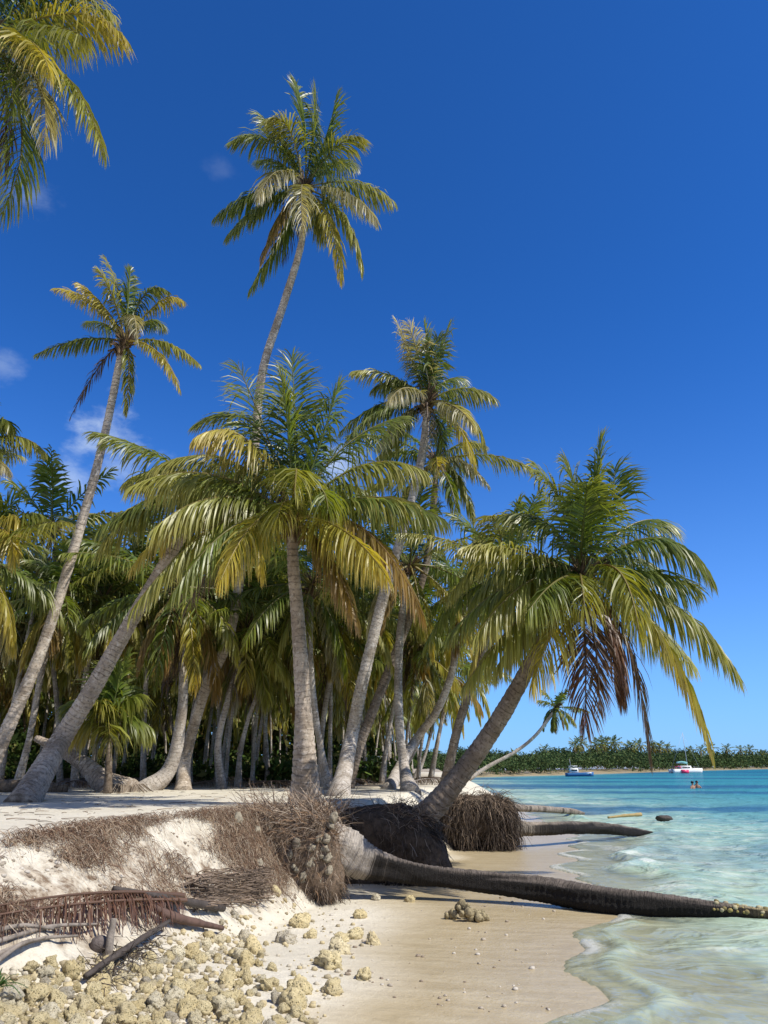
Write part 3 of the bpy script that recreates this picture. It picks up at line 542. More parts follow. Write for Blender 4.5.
# grove palms read off the photograph one by one: foot, bend, crown, distance, thickness in pixels
def skirt(t, c):
    mb = MB(); g = np.random.default_rng(5)
    for k in range(26):
        az = g.random() * 6.283; o = np.array([math.cos(az), math.sin(az), 0]); h = -.2 - g.random() * .5
        frond(mb, c + o * .08 + (0, 0, h * .3), c + o * .35 + (0, 0, h), c + o * (.16 + .14 * g.random()) + (0, 0, h - 1.3 - .5 * g.random()), 'dead', .34, 18, .03, .9, 500 + k)
    mb.build('dead_frond_skirt', LEAF, t)
GP = [
 ('palm with a bright smooth trunk curving up from a thick foot, skirted by dead fronds', [(142, 797, 0), (170, 768, 18.2), (182, 710, 18), (183, 650, 18), (181, 588, 18)], (30, 21, 15, 12, 9), 2.9, skirt),
 ('pale thin palm rising just behind the stout leaning trunk', [(16, 793, 0), (30, 735, 20), (42, 670, 20), (54, 625, 20), (60, 596, 20)], (13, 9, 9, 8, 7), 2.3, None),
 ('dark upright palm beside the bright curved trunk', [(143, 786, 0), (144, 730, 22), (147, 660, 22), (150, 590, 22), (150, 575, 22)], (10, 7, 7, 6, 6), 2.9, None),
 ('grey palm with a gently S-bent trunk in the grove middle', [(222, 791, 0), (218, 745, 20), (228, 700, 20), (240, 660, 20), (246, 628, 20)], (14, 10, 9, 8, 7), 2.6, None),
 ('thin white palm trunk curving toward the low palm', [(238, 790, 0), (240, 755, 21), (248, 720, 21), (258, 690, 21), (268, 640, 21)], (11, 7, 6, 6, 5), 2.5, None),
 ('brown palm trunk standing right behind the low palm', [(330, 792, 0), (321, 750, 19), (314, 700, 19), (310, 640, 19), (312, 585, 19)], (15, 10, 9, 8, 7), 2.9, None),
 ('palm leaning behind the low palm under a yellow hanging frond', [(322, 791, 0), (321, 745, 22), (328, 690, 22), (340, 645, 22), (344, 610, 22)], (12, 8, 8, 8, 6), 2.8, None),
 ('slim palm just inside the crossing pair', [(382, 787, 0), (386, 750, 24), (395, 700, 24), (404, 650, 24), (412, 625, 24)], (11, 7, 6, 6, 5), 2.4, None),
 ('leaning palm behind the swollen foot palm', [(392, 784, 0), (412, 755, 30), (428, 720, 30), (440, 690, 30), (446, 664, 30)], (12, 7, 6, 6, 5), 2.6, None),
 ('palm at the grove end with a yellow drooping crown', [(415, 782, 0), (425, 755, 36), (434, 720, 36), (440, 700, 36), (442, 672, 36)], (9, 5, 5, 5, 4), 3.0, None),
 ('grove palm with a spreading green crown under the tall slim palm', [(74, 789, 0), (78, 730, 21), (90, 650, 21), (100, 620, 21), (104, 600, 21)], (12, 8, 8, 7, 6), 2.3, None),
 ('dark grove palm between the two leaning trunks', [(60, 788, 0), (58, 720, 23), (52, 660, 23), (42, 625, 23), (36, 606, 23)], (9, 7, 7, 6, 6), 2.3, None),
 ('palm with an olive crown behind the dead frond skirt', [(188, 790, 0), (191, 745, 22), (203, 690, 22), (212, 620, 22), (214, 590, 22)], (12, 8, 8, 7, 6), 2.8, None),
 ('green crowned palm glimpsed between the crossing trunks', [(352, 786, 0), (356, 720, 26), (360, 660, 26), (366, 610, 26), (368, 584, 26)], (9, 6, 6, 6, 5), 3.0, None),
 ('palm with a wide drooping crown right of the bright curved trunk', [(268, 787, 0), (266, 740, 24), (262, 690, 24), (262, 640, 24), (264, 606, 24)], (9, 6, 6, 6, 5), 3.0, None),
 ('yellowish palm at the skyline gap beside the leaning palm', [(430, 786, 0), (438, 740, 28), (448, 690, 28), (456, 640, 28), (456, 592, 28)], (9, 6, 6, 5, 5), 2.6, None),
]
for k, (lab, pp, wd, L, ex) in enumerate(GP):
    Yg = pp[-1][2]; b0 = np.array([*P(pp[0][0], 790, Yg)[:2], 0]); b0[2] = float(ground(b0[0], b0[1]))
    b0[2] -= .08; pts = [b0] + trail(pp[1:]); c = pts[-1]
    rr = [w * pxm(Yg) * .5 for w in wd]
    palm(lab, pts, rr, auto_fronds(c, L, 21, 300 + k, low=-72), .52, 40 + k, nl=32, width=.052, split=False, flare=1.2, extra=ex)
# young palm low among the trunks
c = np.array([*P(112, 752, 16.5)[:2], 1.15]); c[2] = float(ground(c[0], c[1]))
pc = P(110, 722, 16.5); fr = zf((0, 640, 5.49), 16.5, [(620, 300, 700, 90, 0, 0, 'young', .15, 0), (560, 330, 530, 330, -.3, -.5, 'olive', .4, 0), (650, 330, 760, 300, 0, 0, 'green', .4, 0), (500, 420, 380, 480, 0, 0, 'yellow', .5, 0), (700, 380, 830, 480, .2, .3, 'green', .5, 0), (600, 330, 610, 150, .3, .5, 'young', .15, 0), (520, 330, 400, 330, .4, .6, 'green', .4, 0), (600, 430, 600, 560, -.5, -.9, 'olive', .5, 0)])
palm('young low palm with broad bright green fronds among the trunks', [c, (c + pc) / 2, pc], [.12, .1, .07], fr, .62, 16, name='young_palm', width=.06, nl=34, thin=.6, col=(.45, .4, .35))

# rest of the grove: six palms copied through the shade
protos = []
for k in range(6):
    g = np.random.default_rng(800 + k); h = 3.9 + 2.9 * k / 5; lx, ly = (g.random(2) - .5) * 1.6
    pts = [np.array([0, 0, -.1]), np.array([lx * .15, ly * .15, h * .3]), np.array([lx * .6, ly * .6, h * .7]), np.array([lx, ly, h])]
    protos.append((pts, [.105, .08, .075, .07], auto_fronds(pts[-1], 2.8, 20, 900 + k, low=-74), k))
GL = 'slim coconut palm standing in the crowded shade deep within the grove'; GG = 'palms deep in the grove'
made = [palm(GL, p, r, f, .52, 60 + k, nl=24, width=.07, split=False, flare=1.3, group=GG) for p, r, f, k in protos]
g = np.random.default_rng(17); placed = []; cnt = 0
while cnt < 120:
    y = 21.5 + 34 * g.random() ** 1.15; x = -.62 * y - 2 + g.random() * (.62 * y + 4.4)
    if edge_dist(np.array([x]), np.array([y]))[0] < .8: continue
    if any((x - a) ** 2 + (y - b_) ** 2 < .8 for a, b_ in placed): continue
    placed.append((x, y)); k = int(g.integers(0, 6)); px = 384 + F * x / (y * cp)
    if px > 330: k = min(k, int(3 - (px - 330) / 60))
    k = max(k, 0); loc = (x, y, float(ground(x, y)))
    if cnt < 6 and made[cnt].get('_used') is None:
        o = made[cnt]; o.location = loc; o['_used'] = 1
        for ch in o.children: ch.location = (0, 0, 0)
    else: o = copy_tree(made[k], loc, g.random() * 6.28, .8 + .35 * g.random(), GL, GG)
    cnt += 1

# undergrowth and dark tangle at the back of the grove
def leafclump(mb, c, r, n, size, cols, g, flat=.7):
    d = norm(g.normal(size=(n, 3))); p = c + d * r * (g.random((n, 1)) ** .5) * np.array([1, 1, flat])
    a = norm(g.normal(size=(n, 3)) + (0, 0, .2)); b = norm(np.cross(a, g.normal(size=(n, 3)))); s = size * (.6 + .8 * g.random((n, 1)))
    v = np.stack([p - a * s, p + b * s * .38, p + a * s, p - b * s * .38], 1)
    mb.add(v.reshape(-1, 3), np.arange(n * 4).reshape(n, 4), np.repeat(cols[g.integers(0, len(cols), n)] * (.7 + .6 * g.random((n, 1))), 4, 0))
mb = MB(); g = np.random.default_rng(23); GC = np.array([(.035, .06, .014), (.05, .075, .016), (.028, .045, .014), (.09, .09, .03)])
for i in range(420):
    y = 23.5 + 40 * g.random(); x = -.62 * y - 3 + g.random() * (.62 * y + 4)
    if edge_dist(np.array([x]), np.array([y]))[0] < 1: continue
    h = .35 + .75 * g.random() * min(1, (y - 20) / 14); z = float(ground(x, y))
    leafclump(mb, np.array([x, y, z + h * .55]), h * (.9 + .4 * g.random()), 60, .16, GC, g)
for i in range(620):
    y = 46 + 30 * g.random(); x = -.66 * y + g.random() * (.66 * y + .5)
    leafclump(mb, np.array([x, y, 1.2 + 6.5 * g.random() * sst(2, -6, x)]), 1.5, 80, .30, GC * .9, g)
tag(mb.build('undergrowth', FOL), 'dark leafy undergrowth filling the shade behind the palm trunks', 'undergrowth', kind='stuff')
# dead fronds and sticks on the grove floor
mb = MB()
for i in range(60):
    y = 20.3 + 8 * g.random(); x = -.6 * y + g.random() * (.6 * y + 1.2); z = float(ground(x, y)) + .05; a = g.random() * 6.28
    d = np.array([math.cos(a), math.sin(a) * .5, 0]); frond(mb, (x, y, z), np.array([x, y, z + .22]) + d * .9, np.array([x, y, z + .02]) + d * 1.7, ('dead', 'grey', 'dead')[i % 3], .3, 16, .03, .8, 3000 + i)
tag(mb.build('palm_litter', LEAF), 'dry brown fallen fronds littering the floor of the grove', 'litter', kind='stuff')

mb = MB(); n = 330; q = g.random((n, 2)); yy = 6.5 + 13 * q[:, 0] ** .8; xx = -.5 * yy + .3 + q[:, 1] * (.5 * yy - .6) ; e_ = edge_dist(xx, yy); m_ = (e_ > .05); xx, yy = xx[m_], yy[m_]; n = len(xx)
p = np.stack([xx, yy, ground(xx, yy) + .006], 1); a = g.random(n) * 6.28; d = np.stack([np.cos(a), np.sin(a), 0 * a], 1) * (.03 + .16 * g.random((n, 1)) ** 2)
strands(mb, np.stack([p - d, p + (0, 0, .006), p + d], 1), .002 + .005 * g.random(n), np.array([.22, .16, .11]) * (.5 + g.random((n, 1))))
tag(mb.build('leaf_litter', FIBRE), 'brown leaf scraps and twigs strewn over the pale sand flat', 'litter', kind='stuff')
# broken leaning stump, dry log at the grove front
t = thing('broken_palm_stump', hit(112, 797), 'broken grey palm stump leaning backward from its thick rooted foot', 'stump')
mb = MB(); trunk_mesh(mb, [P(128, 797, 17.2), P(104, 783, 17.4), P(84, 764, 17.5), P(62, 751, 17.6), P(36, 738, 17.7)], [.36, .25, .17, .12, .07], True, 91, 1.0, (1.0, .95, .9)); mb.build('trunk', BARK, t, True)
mb = MB(); g = np.random.default_rng(3); c0 = P(122, 797, 17.2); n = 40; az = g.random(n) * 6.28; o = np.stack([np.cos(az), np.sin(az), 0 * az], 1); r = .25 + .25 * g.random((n, 1))
strands(mb, np.stack([c0 + o * r * .8 + (0, 0, .26), c0 + o * r * 1.2 + (0, 0, .12), c0 + o * r * 1.7], 1), .012 + .01 * g.random(n), np.array([.22, .18, .14]) * (.6 + .7 * g.random((n, 1)))); mb.build('root_fringe', FIBRE, t)
t = thing('fallen_log', P(20, 797, 16.6), 'dark log lying on the sand behind the stout leaning trunk', 'log')
mb = MB(); zz = 1.27; trunk_mesh(mb, [np.array([*P(-40, 797, 16.9)[:2], zz]), np.array([*P(10, 797, 16.9)[:2], zz]), np.array([*P(66, 797, 17)[:2], zz - .05])], [.14, .13, .10], True, 92, 1.0, (.4, .36, .32)); mb.build('trunk', BARK, t, True)

# ------------------------------------------------------------------ root balls and fallen palms
def blob(mb, c, rad, seed, nu=40, nv=26, amp=.22, boxy=.6, col=None):
    u = np.linspace(0, 2 * math.pi, nu + 1); v = np.linspace(0, math.pi, nv); U, V = np.meshgrid(u, v)
    d = np.stack([np.sin(V) * np.cos(U), np.sin(V) * np.sin(U), np.cos(V)], -1)
    d = np.sign(d) * np.abs(d) ** boxy; k = fbm(d[..., 0] * 2.2 + d[..., 2] + 7, d[..., 1] * 2.2 - d[..., 2] * 1.3 + 9, seed, 4) - .5; k[:, -1] = k[:, 0]
    p = np.asarray(c) + d * np.asarray(rad) * (1 + amp * 2 * k[..., None]) 
    i = np.arange(nv - 1)[:, None] * (nu + 1) + np.arange(nu)[None]; q = np.stack([i, i + nu + 1, i + nu + 2, i + 1], -1).reshape(-1, 4)
    mb.add(p.reshape(-1, 3), q, col); return p.reshape(-1, 3), d.reshape(-1, 3)
def roots_on(mb, c, rad, n, seed, lo, hi, grav, length, cols, r0=.006, k=5, flow=None, out=.4, zcut=None, boxy=.6):
    g = np.random.default_rng(seed); d = norm(g.normal(size=(n, 3))); d[:, 2] = np.where(d[:, 2] < lo, -d[:, 2], d[:, 2]); d = d[(d[:, 2] <= hi)]
    n = len(d); ds_ = np.sign(d) * np.abs(d) ** boxy; p = np.asarray(c) + ds_ * np.asarray(rad) * .97; L = length * (.4 + .9 * g.random((n, 1)))
    v = norm(d * out + .55 * g.normal(size=(n, 3)) + (0 if flow is None else np.asarray(flow))); path = [p]
    for j in range(1, k):
        v = norm(v + np.array([0, 0, -grav]) + .28 * g.normal(size=(n, 3))); p = p + v * L / k; path.append(p)
    path = np.stack(path, 1)
    if zcut is not None: path[..., 2] = np.maximum(path[..., 2], zcut + .02 * g.random((n, 1)))
    cols = np.asarray(cols); strands(mb, path, r0 * (.5 + g.random(n)), cols[g.integers(0, len(cols), n)] * (.6 + .8 * g.random((n, 1))))
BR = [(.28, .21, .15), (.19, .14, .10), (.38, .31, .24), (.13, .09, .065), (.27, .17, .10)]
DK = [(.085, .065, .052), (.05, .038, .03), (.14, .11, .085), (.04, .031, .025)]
def rock_mesh(seed, nu=30, nv=20):
    g = np.random.default_rng(seed); mb = MB(); blob(mb, (0, 0, 0), (1, .72 + .3 * g.random(), .62 + .25 * g.random()), seed, nu, nv, .34 + .2 * g.random(), .7 + .4 * g.random())
    v = mb.v[0]; v += .16 * (np.stack([vn(v[:, 0] * 3.5 + s_, v[:, 1] * 3.5 + v[:, 2] * 3, s_) for s_ in (1, 2, 3)], 1) - .5) + .12 * (np.stack([vn(v[:, 0] * 8 + s_, v[:, 1] * 8 + v[:, 2] * 7, s_) for s_ in (4, 5, 6)], 1) - .5); i = np.arange(nv) * (nu + 1); v[i + nu] = v[i]
    return mb.mesh('coral_rock', ROCK, True)
RM = [rock_mesh(700 + k) for k in range(14)]
STONE = plain('root_stone', (.30, .26, .19), .9, .6, 3, .6, dist=.01)
RS = []
for k in range(6):
    me = RM[k].copy(); me.materials.clear(); me.materials.append(STONE); RS.append(me)

# first fallen palm: root ball at the bank's corner, trunk across the beach
RB = np.array([-1.06, 10.75, .54])
t = thing('fallen_palm', (RB[0], RB[1], .1), 'fallen palm across the wet beach with a stony root ball at the bank corner', 'fallen palm')
mb = MB(); c = spline([[*P(328, 845, 10.85), .34], [*P(345, 850, 10.85), .30], [*P(364, 860, 10.9), .235], [*P(384, 866, 10.95), .185], [*P(415, 873, 11.0), .14], [*P(450, 878, 11.0), .12], [*P(534, 888, 10.8), .135], [*P(599, 899, 10.4), .155], [*P(645, 904, 10.15), .135], [*P(684, 907, 10.0), .11], [*P(725, 911, 9.9), .09], [*P(762, 914.5, 9.85), .065], [*P(800, 919, 9.8), .04]], 420)
f = np.linspace(0, 1, 420)[:, None]; dk = sst(.14, .26, f + .05 * (vn(f * 40, f * 0, 3) - .5)); tp = sst(.80, .97, f)
colr = np.array([.50, .44, .37]) * (1 - dk) + np.array([.066, .056, .048]) * dk; colr = colr * (1 - tp) + np.array([.22, .18, .09]) * tp
g = np.random.default_rng(2)
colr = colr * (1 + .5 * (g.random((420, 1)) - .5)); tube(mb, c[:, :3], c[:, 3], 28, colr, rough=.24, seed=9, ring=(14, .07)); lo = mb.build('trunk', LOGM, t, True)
mb = MB(); g = np.random.default_rng(12)
for k in range(70):
    i = int(418 * (.80 + .20 * g.random() ** .7)); a = g.random() * 3.1; rr = c[i, 3]; p = c[i, :3] + np.array([.25 * math.cos(a) * rr, math.cos(a) * rr * .9, math.sin(a) * rr * .95]); s_ = .012 + .018 * g.random(); blob(mb, p, (s_ * 1.3, s_, s_), k, 8, 6, .35, .9, np.array([(.24, .19, .07), (.16, .13, .06), (.30, .26, .16)])[k % 3])
mb.build('sea_growth', FOL, t, True)['kind'] = 'stuff'
mb = MB(); blob(mb, RB + (-.1, 0, 0), (.62, .55, .52), 31, 60, 40, .2, .62); rm = mb.build('root_mass', EARTH, t, True)
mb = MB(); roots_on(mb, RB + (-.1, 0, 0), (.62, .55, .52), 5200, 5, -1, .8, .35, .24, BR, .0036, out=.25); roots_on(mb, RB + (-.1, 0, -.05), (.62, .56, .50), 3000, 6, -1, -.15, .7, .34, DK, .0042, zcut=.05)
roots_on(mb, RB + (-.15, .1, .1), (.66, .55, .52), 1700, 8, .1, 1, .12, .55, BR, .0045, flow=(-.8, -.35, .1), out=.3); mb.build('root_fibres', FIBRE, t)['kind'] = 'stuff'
g = np.random.default_rng(9)
for k in range(30):
    p = P(284 + 46 * g.random(), 836 + 44 * g.random(), 10.21 + .06 * g.random()); o = link('embedded_stone', RS[k % 6], t); s = .032 + .045 * g.random() ** 1.5
    o.location = Vector(p) - Vector(t['_w']); o.scale = (s, s * .8, s * .9); o.rotation_euler = (g.random() * 3, g.random() * 3, g.random() * 3)
for px, py, s in ((258, 838, .07), (268, 830, .06), (262, 850, .07), (285, 862, .06), (333, 818, .07), (330, 826, .06)):
    p = P(px, py, 10.35); o = link('embedded_stone', RS[int(s * 300) % 6], t); o.location = Vector(p) - Vector(t['_w']); o.scale = (s, s * .7, s * .8); o.rotation_euler = (px, py, s * 40)
# twigs that stick up at the foot of the low palm
mb = MB(); n = 90; p = np.stack([P(270 + 70 * g.random(), 812 + 8 * g.random(), 11. + .5 * g.random()) for _ in range(n)]); d = norm(np.stack([g.normal(size=n) * .8 - .3, -.3 + .3 * g.normal(size=n), .35 + .5 * g.random(n)], 1)); L = .2 + .45 * g.random((n, 1))
strands(mb, np.stack([p, p + d * L * .5 + .03 * g.normal(size=(n, 3)), p + d * L + .05 * g.normal(size=(n, 3))], 1), .006 + .006 * g.random(n), np.array([.26, .20, .15]) * (.5 + .9 * g.random((n, 1)))); tag(mb.build('dry_twigs', FIBRE), 'dry twigs and root ends bristling at the foot of the low palm', 'twigs', kind='stuff')

# root block of the leaning palm (moves with that palm)
mb = MB(); cB = np.array([-.28, 12.75, .43]); blob(mb, cB, (1.08, .62, .58), 45, 60, 36, .30, .5); o = mb.build('root_mass', DEARTH, B, True)
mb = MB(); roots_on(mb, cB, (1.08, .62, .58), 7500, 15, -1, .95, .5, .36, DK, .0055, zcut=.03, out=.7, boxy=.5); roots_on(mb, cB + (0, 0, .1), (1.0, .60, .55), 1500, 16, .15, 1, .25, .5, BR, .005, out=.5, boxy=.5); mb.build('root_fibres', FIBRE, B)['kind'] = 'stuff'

# second fallen palm
c2 = np.array([*P(478, 826, 17.6)]); c2[2] = .56
t = thing('fallen_palm', (c2[0], c2[1], .05), 'fallen palm behind the leaning one with a dark mop of hanging roots', 'fallen palm')
mb = MB(); blob(mb, c2, (.72, .55, .50), 51, 44, 28, .2, .75); mb.build('root_mass', DEARTH, t, True)
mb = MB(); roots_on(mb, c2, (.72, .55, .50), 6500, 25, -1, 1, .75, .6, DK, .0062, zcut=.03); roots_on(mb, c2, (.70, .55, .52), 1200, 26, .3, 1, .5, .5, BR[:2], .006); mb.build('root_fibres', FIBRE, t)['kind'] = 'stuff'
mb = MB(); c = spline([[*P(510, 828, 17.7), .17], [*P(535, 829, 18), .14], [*P(570, 828, 18.7), .13], [*P(605, 828.5, 19.8), .125], [*P(632, 831.5, 20.8), .10], [*P(652, 833, 21.4), .04]], 200)
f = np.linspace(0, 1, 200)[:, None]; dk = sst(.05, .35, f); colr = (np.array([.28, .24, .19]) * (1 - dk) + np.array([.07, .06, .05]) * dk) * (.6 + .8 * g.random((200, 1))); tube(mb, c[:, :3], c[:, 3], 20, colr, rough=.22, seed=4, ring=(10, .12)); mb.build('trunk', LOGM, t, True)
t = thing('fallen_log', P(545, 812, 26), 'thin pale topped log jutting into the shallows beyond the root mop', 'log')
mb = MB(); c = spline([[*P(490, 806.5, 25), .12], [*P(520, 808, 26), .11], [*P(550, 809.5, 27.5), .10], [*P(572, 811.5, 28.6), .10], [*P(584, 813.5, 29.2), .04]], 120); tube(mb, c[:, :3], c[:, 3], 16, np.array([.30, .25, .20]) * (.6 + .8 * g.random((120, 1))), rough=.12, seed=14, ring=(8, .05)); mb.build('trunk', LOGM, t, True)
mb = MB(); tube(mb, spline([P(608, 817.5, 25), P(625, 815.5, 25.3), P(641, 814.5, 25.6)], 20), np.linspace(.03, .055, 20), 10, (1, 1, 1), rough=.3, seed=3)
tag(mb.build('driftwood_branch', plain('yellow_driftwood', (.36, .27, .12), .8, .4)), 'yellowish driftwood branch awash in the shallows', 'driftwood')
mb = MB(); blob(mb, P(664, 819, 25.5) + (0, 0, .02), (.24, .13, .085), 5, 20, 12, .35, .8); tag(mb.build('floating_driftwood', DARKWOOD, smooth=True), 'small dark chunk of driftwood floating beyond the fallen palms', 'driftwood')

# ------------------------------------------------------------------ bank roots, debris, rocks
g = np.random.default_rng(77)
def rootmat(n, seed):
    g = np.random.default_rng(seed); mb = MB(); ps = []; 
    px = g.random(n * 9) * 300 - 12; top = np.interp(px, [-20, 0, 100, 200, 250, 300], [850, 846, 829, 817, 814, 812]); py = top + (g.random(n * 9) ** 1.35) * np.interp(px, [0, 100, 230, 300], [88, 84, 84, 84]) - 2
    den = fbm(px / 42, py / 26, 12, 4) + .17 * sst(12, 0, py - top) + .32 * sst(185, 250, px); keep = den > .50 + .22 * g.random(n * 9); px, py = px[keep][:n], py[keep][:n]
    o = np.array([0, 0, EYE]); pts = np.array([hit(a, b_) for a, b_ in zip(px, py)]); m = len(pts)
    down = np.stack([.75 + .2 * g.normal(size=m), -.62 + .2 * g.normal(size=m), np.zeros(m)], 1); v = norm(down * .35 + 1. * g.normal(size=(m, 3)) * (1, 1, .0)); L = .07 + .22 * g.random((m, 1)) ** 1.5; p = pts + (0, 0, .01); path = [p]; up = .03 + .07 * g.random(m)
    for j in range(1, 6):
        v = norm(v + .55 * g.normal(size=(m, 3)) * (1, 1, 0)); p = p + v * L / 5; p = p.copy(); p[:, 2] = gfast(p[:, 0], p[:, 1]) + .012 + up * math.sin(j / 5 * math.pi) * .8 + .012 * g.random(m); path.append(p)
    cols = np.array([(.22, .14, .09), (.15, .09, .06), (.32, .23, .15), (.10, .06, .04), (.42, .34, .25)])
    strands(mb, np.stack(path, 1), (.0013 + .0028 * g.random(m) ** 2), cols[g.integers(0, 5, m)] * (.6 + .8 * g.random((m, 1)))); return mb
tag(rootmat(7500, 31).build('root_mat', FIBRE), 'matted brown root fibres hanging over the eroded sand bank', 'roots', kind='stuff')
# sticks below the root ball
mb = MB(); n = 420; cx = 190 + 70 * g.random(n); cy = 880 + 34 * g.random(n) - (cx - 190) * .1; pts = np.array([hit(a, b_) for a, b_ in zip(cx, cy)]); a = g.normal(size=n) * .6 + .35; d = np.stack([np.cos(a), np.sin(a) * .7, .12 * g.normal(size=n)], 1); L = .15 + .4 * g.random((n, 1))
p = pts + (0, 0, .03); strands(mb, np.stack([p - d * L * .5, p + .03 * g.normal(size=(n, 3)) + (0, 0, .02), p + d * L * .5 + (0, 0, .02)], 1), .005 + .009 * g.random(n), np.array([.21, .16, .12]) * (.35 + 1.3 * g.random((n, 1))))
tag(mb.build('stick_litter', FIBRE), 'heap of grey brown sticks below the root ball', 'sticks', kind='stuff')
# the dead frond against the bank's foot
mb = MB(); q0 = hit(182, 912) + (0, 0, .12); q2 = hit(-40, 944) + (0, 0, .16); q1 = (q0 + q2) / 2 + (0, 0, .13)
KIND['fallen'] = ((.14, .07, .045), (.17, .095, .06), (.11, .075, .055), (.18, .11, .075))
frond(mb, q0, q1, q2, 'fallen', .36, 110, .018, .7, 4001, .2, start=.04, rach=.018, ragged=.12)
frond(mb, q0 + (.05, -.1, -.02), q1 + (0, -.16, -.06), q2 + (0, -.2, -.03), 'fallen', .30, 80, .016, .8, 4002, -.2, start=.04, rach=.014, ragged=.2)
tag(mb.build('dead_palm_frond', LEAF), 'red-brown dead palm frond lying along the foot of the bank', 'palm frond')
def stick(name, label, pts, rad, m, sides=9, seed=1, group=None, cat='driftwood'):
    mb = MB(); c = spline(np.column_stack([pts, rad]), 24); tube(mb, c[:, :3], c[:, 3], sides, (1, 1, 1), rough=.2, seed=seed); return tag(mb.build(name, m, smooth=True), label, cat, group)
stick('driftwood_pole', 'dark weathered pole lying just above the reddish sheath', [hit(112, 903) + (0, 0, .10), hit(160, 911) + (0, 0, .10), hit(222, 919) + (0, 0, .09)], [.02, .032, .036], DARKWOOD)
stick('palm_sheath', 'reddish brown dry palm sheath lying on the coral stones', [hit(152, 920) + (0, 0, .1), hit(172, 930) + (0, 0, .09), hit(222, 937) + (0, 0, .07)], [.018, .04, .02], REDWOOD)
stick('driftwood_branch', 'forked dark branch resting across the coral stones', [hit(84, 988) + (0, 0, .06), hit(112, 975) + (0, 0, .1), hit(140, 958) + (0, 0, .12), hit(168, 938) + (0, 0, .12)], [.018, .026, .022, .014], DARKWOOD)
stick('driftwood_stump', 'short upright pale stick beside the forked branch', [hit(108, 962) + (0, 0, -.02), hit(108, 960) + (0, 0, .12), hit(110, 958) + (0, 0, .24)], [.03, .026, .022], WOOD)
for k, (a, b_, c_, d_) in enumerate(((-10, 955, 96, 936), (-12, 970, 76, 948), (-12, 979, 44, 950), (-20, 947, 52, 941))):
    stick('palm_stalk', ('palm stalk highest of the grey stalks under the dead frond', 'longest grey palm stalk under the dead frond', 'lowest grey palm stalk under the dead frond', 'short grey palm stalk tucked under the dead frond')[k], [hit(a, b_) + (0, 0, .06), (hit(a, b_) + hit(c_, d_)) / 2 + (0, 0, .10), hit(c_, d_) + (0, 0, .07)], [.016, .013, .008], WOOD, seed=k, group='palm stalks under the dead frond', cat='palm stalk')
mb = MB(); blob(mb, hit(99, 951) + (0, 0, .04), (.062, .055, .055), 3, 22, 14, .1, .95); tag(mb.build('coconut_husk', plain('husk', (.17, .14, .125), .9, .5, 30, .6), smooth=True), 'round grey coconut husk among stones under the dead frond', 'coconut')
# twiggy dark mess on the branch
mb = MB(); n = 130; cx = 92 + 66 * g.random(n); cy = 985 - (cx - 92) * .55 + 10 * g.normal(size=n); pts = np.array([hit(a, b_) for a, b_ in zip(cx, cy)]) + (0, 0, .06); d = norm(g.normal(size=(n, 3)) * (1, 1, .5)); L = .08 + .2 * g.random((n, 1))
strands(mb, np.stack([pts, pts + d * L * .5 + .01 * g.normal(size=(n, 3)), pts + d * L], 1), .002 + .004 * g.random(n), np.array([.07, .055, .045]) * (.5 + g.random((n, 1)))); tag(mb.build('dry_twigs', FIBRE), 'fine dark twigs tangled around the forked branch', 'twigs', kind='stuff')
# green blades in the corner
t = thing('grass_tuft', hit(-6, 1010), 'small tuft of green pointed blades beside the coral stones', 'plant')
for k in range(11):
    mb = MB(); p0 = hit(-8 + k * .6, 1008) + (0, 0, .10); tipp = P(-6 + 42 * g.random(), 966 + 36 * g.random(), p0[1] - .05 + .1 * g.random()); cc = spline([p0, (p0 + tipp) / 2 + (0, 0, .03), tipp], 8); w = np.array([[.35, .2, .1]]) * .022
    s = np.linspace(1, .05, 8)[:, None]; v = np.stack([cc - w * s, cc + (0, 0, .004) * s, cc + w * s], 1); i = np.arange(7)[:, None] * 3; mb.add(v.reshape(-1, 3), np.concatenate([i + [[0, 1, 4, 3]], i + [[1, 2, 5, 4]]]), np.array([.06, .12, .03]) * (.7 + .8 * g.random())); mb.build('blade', LEAF, t)

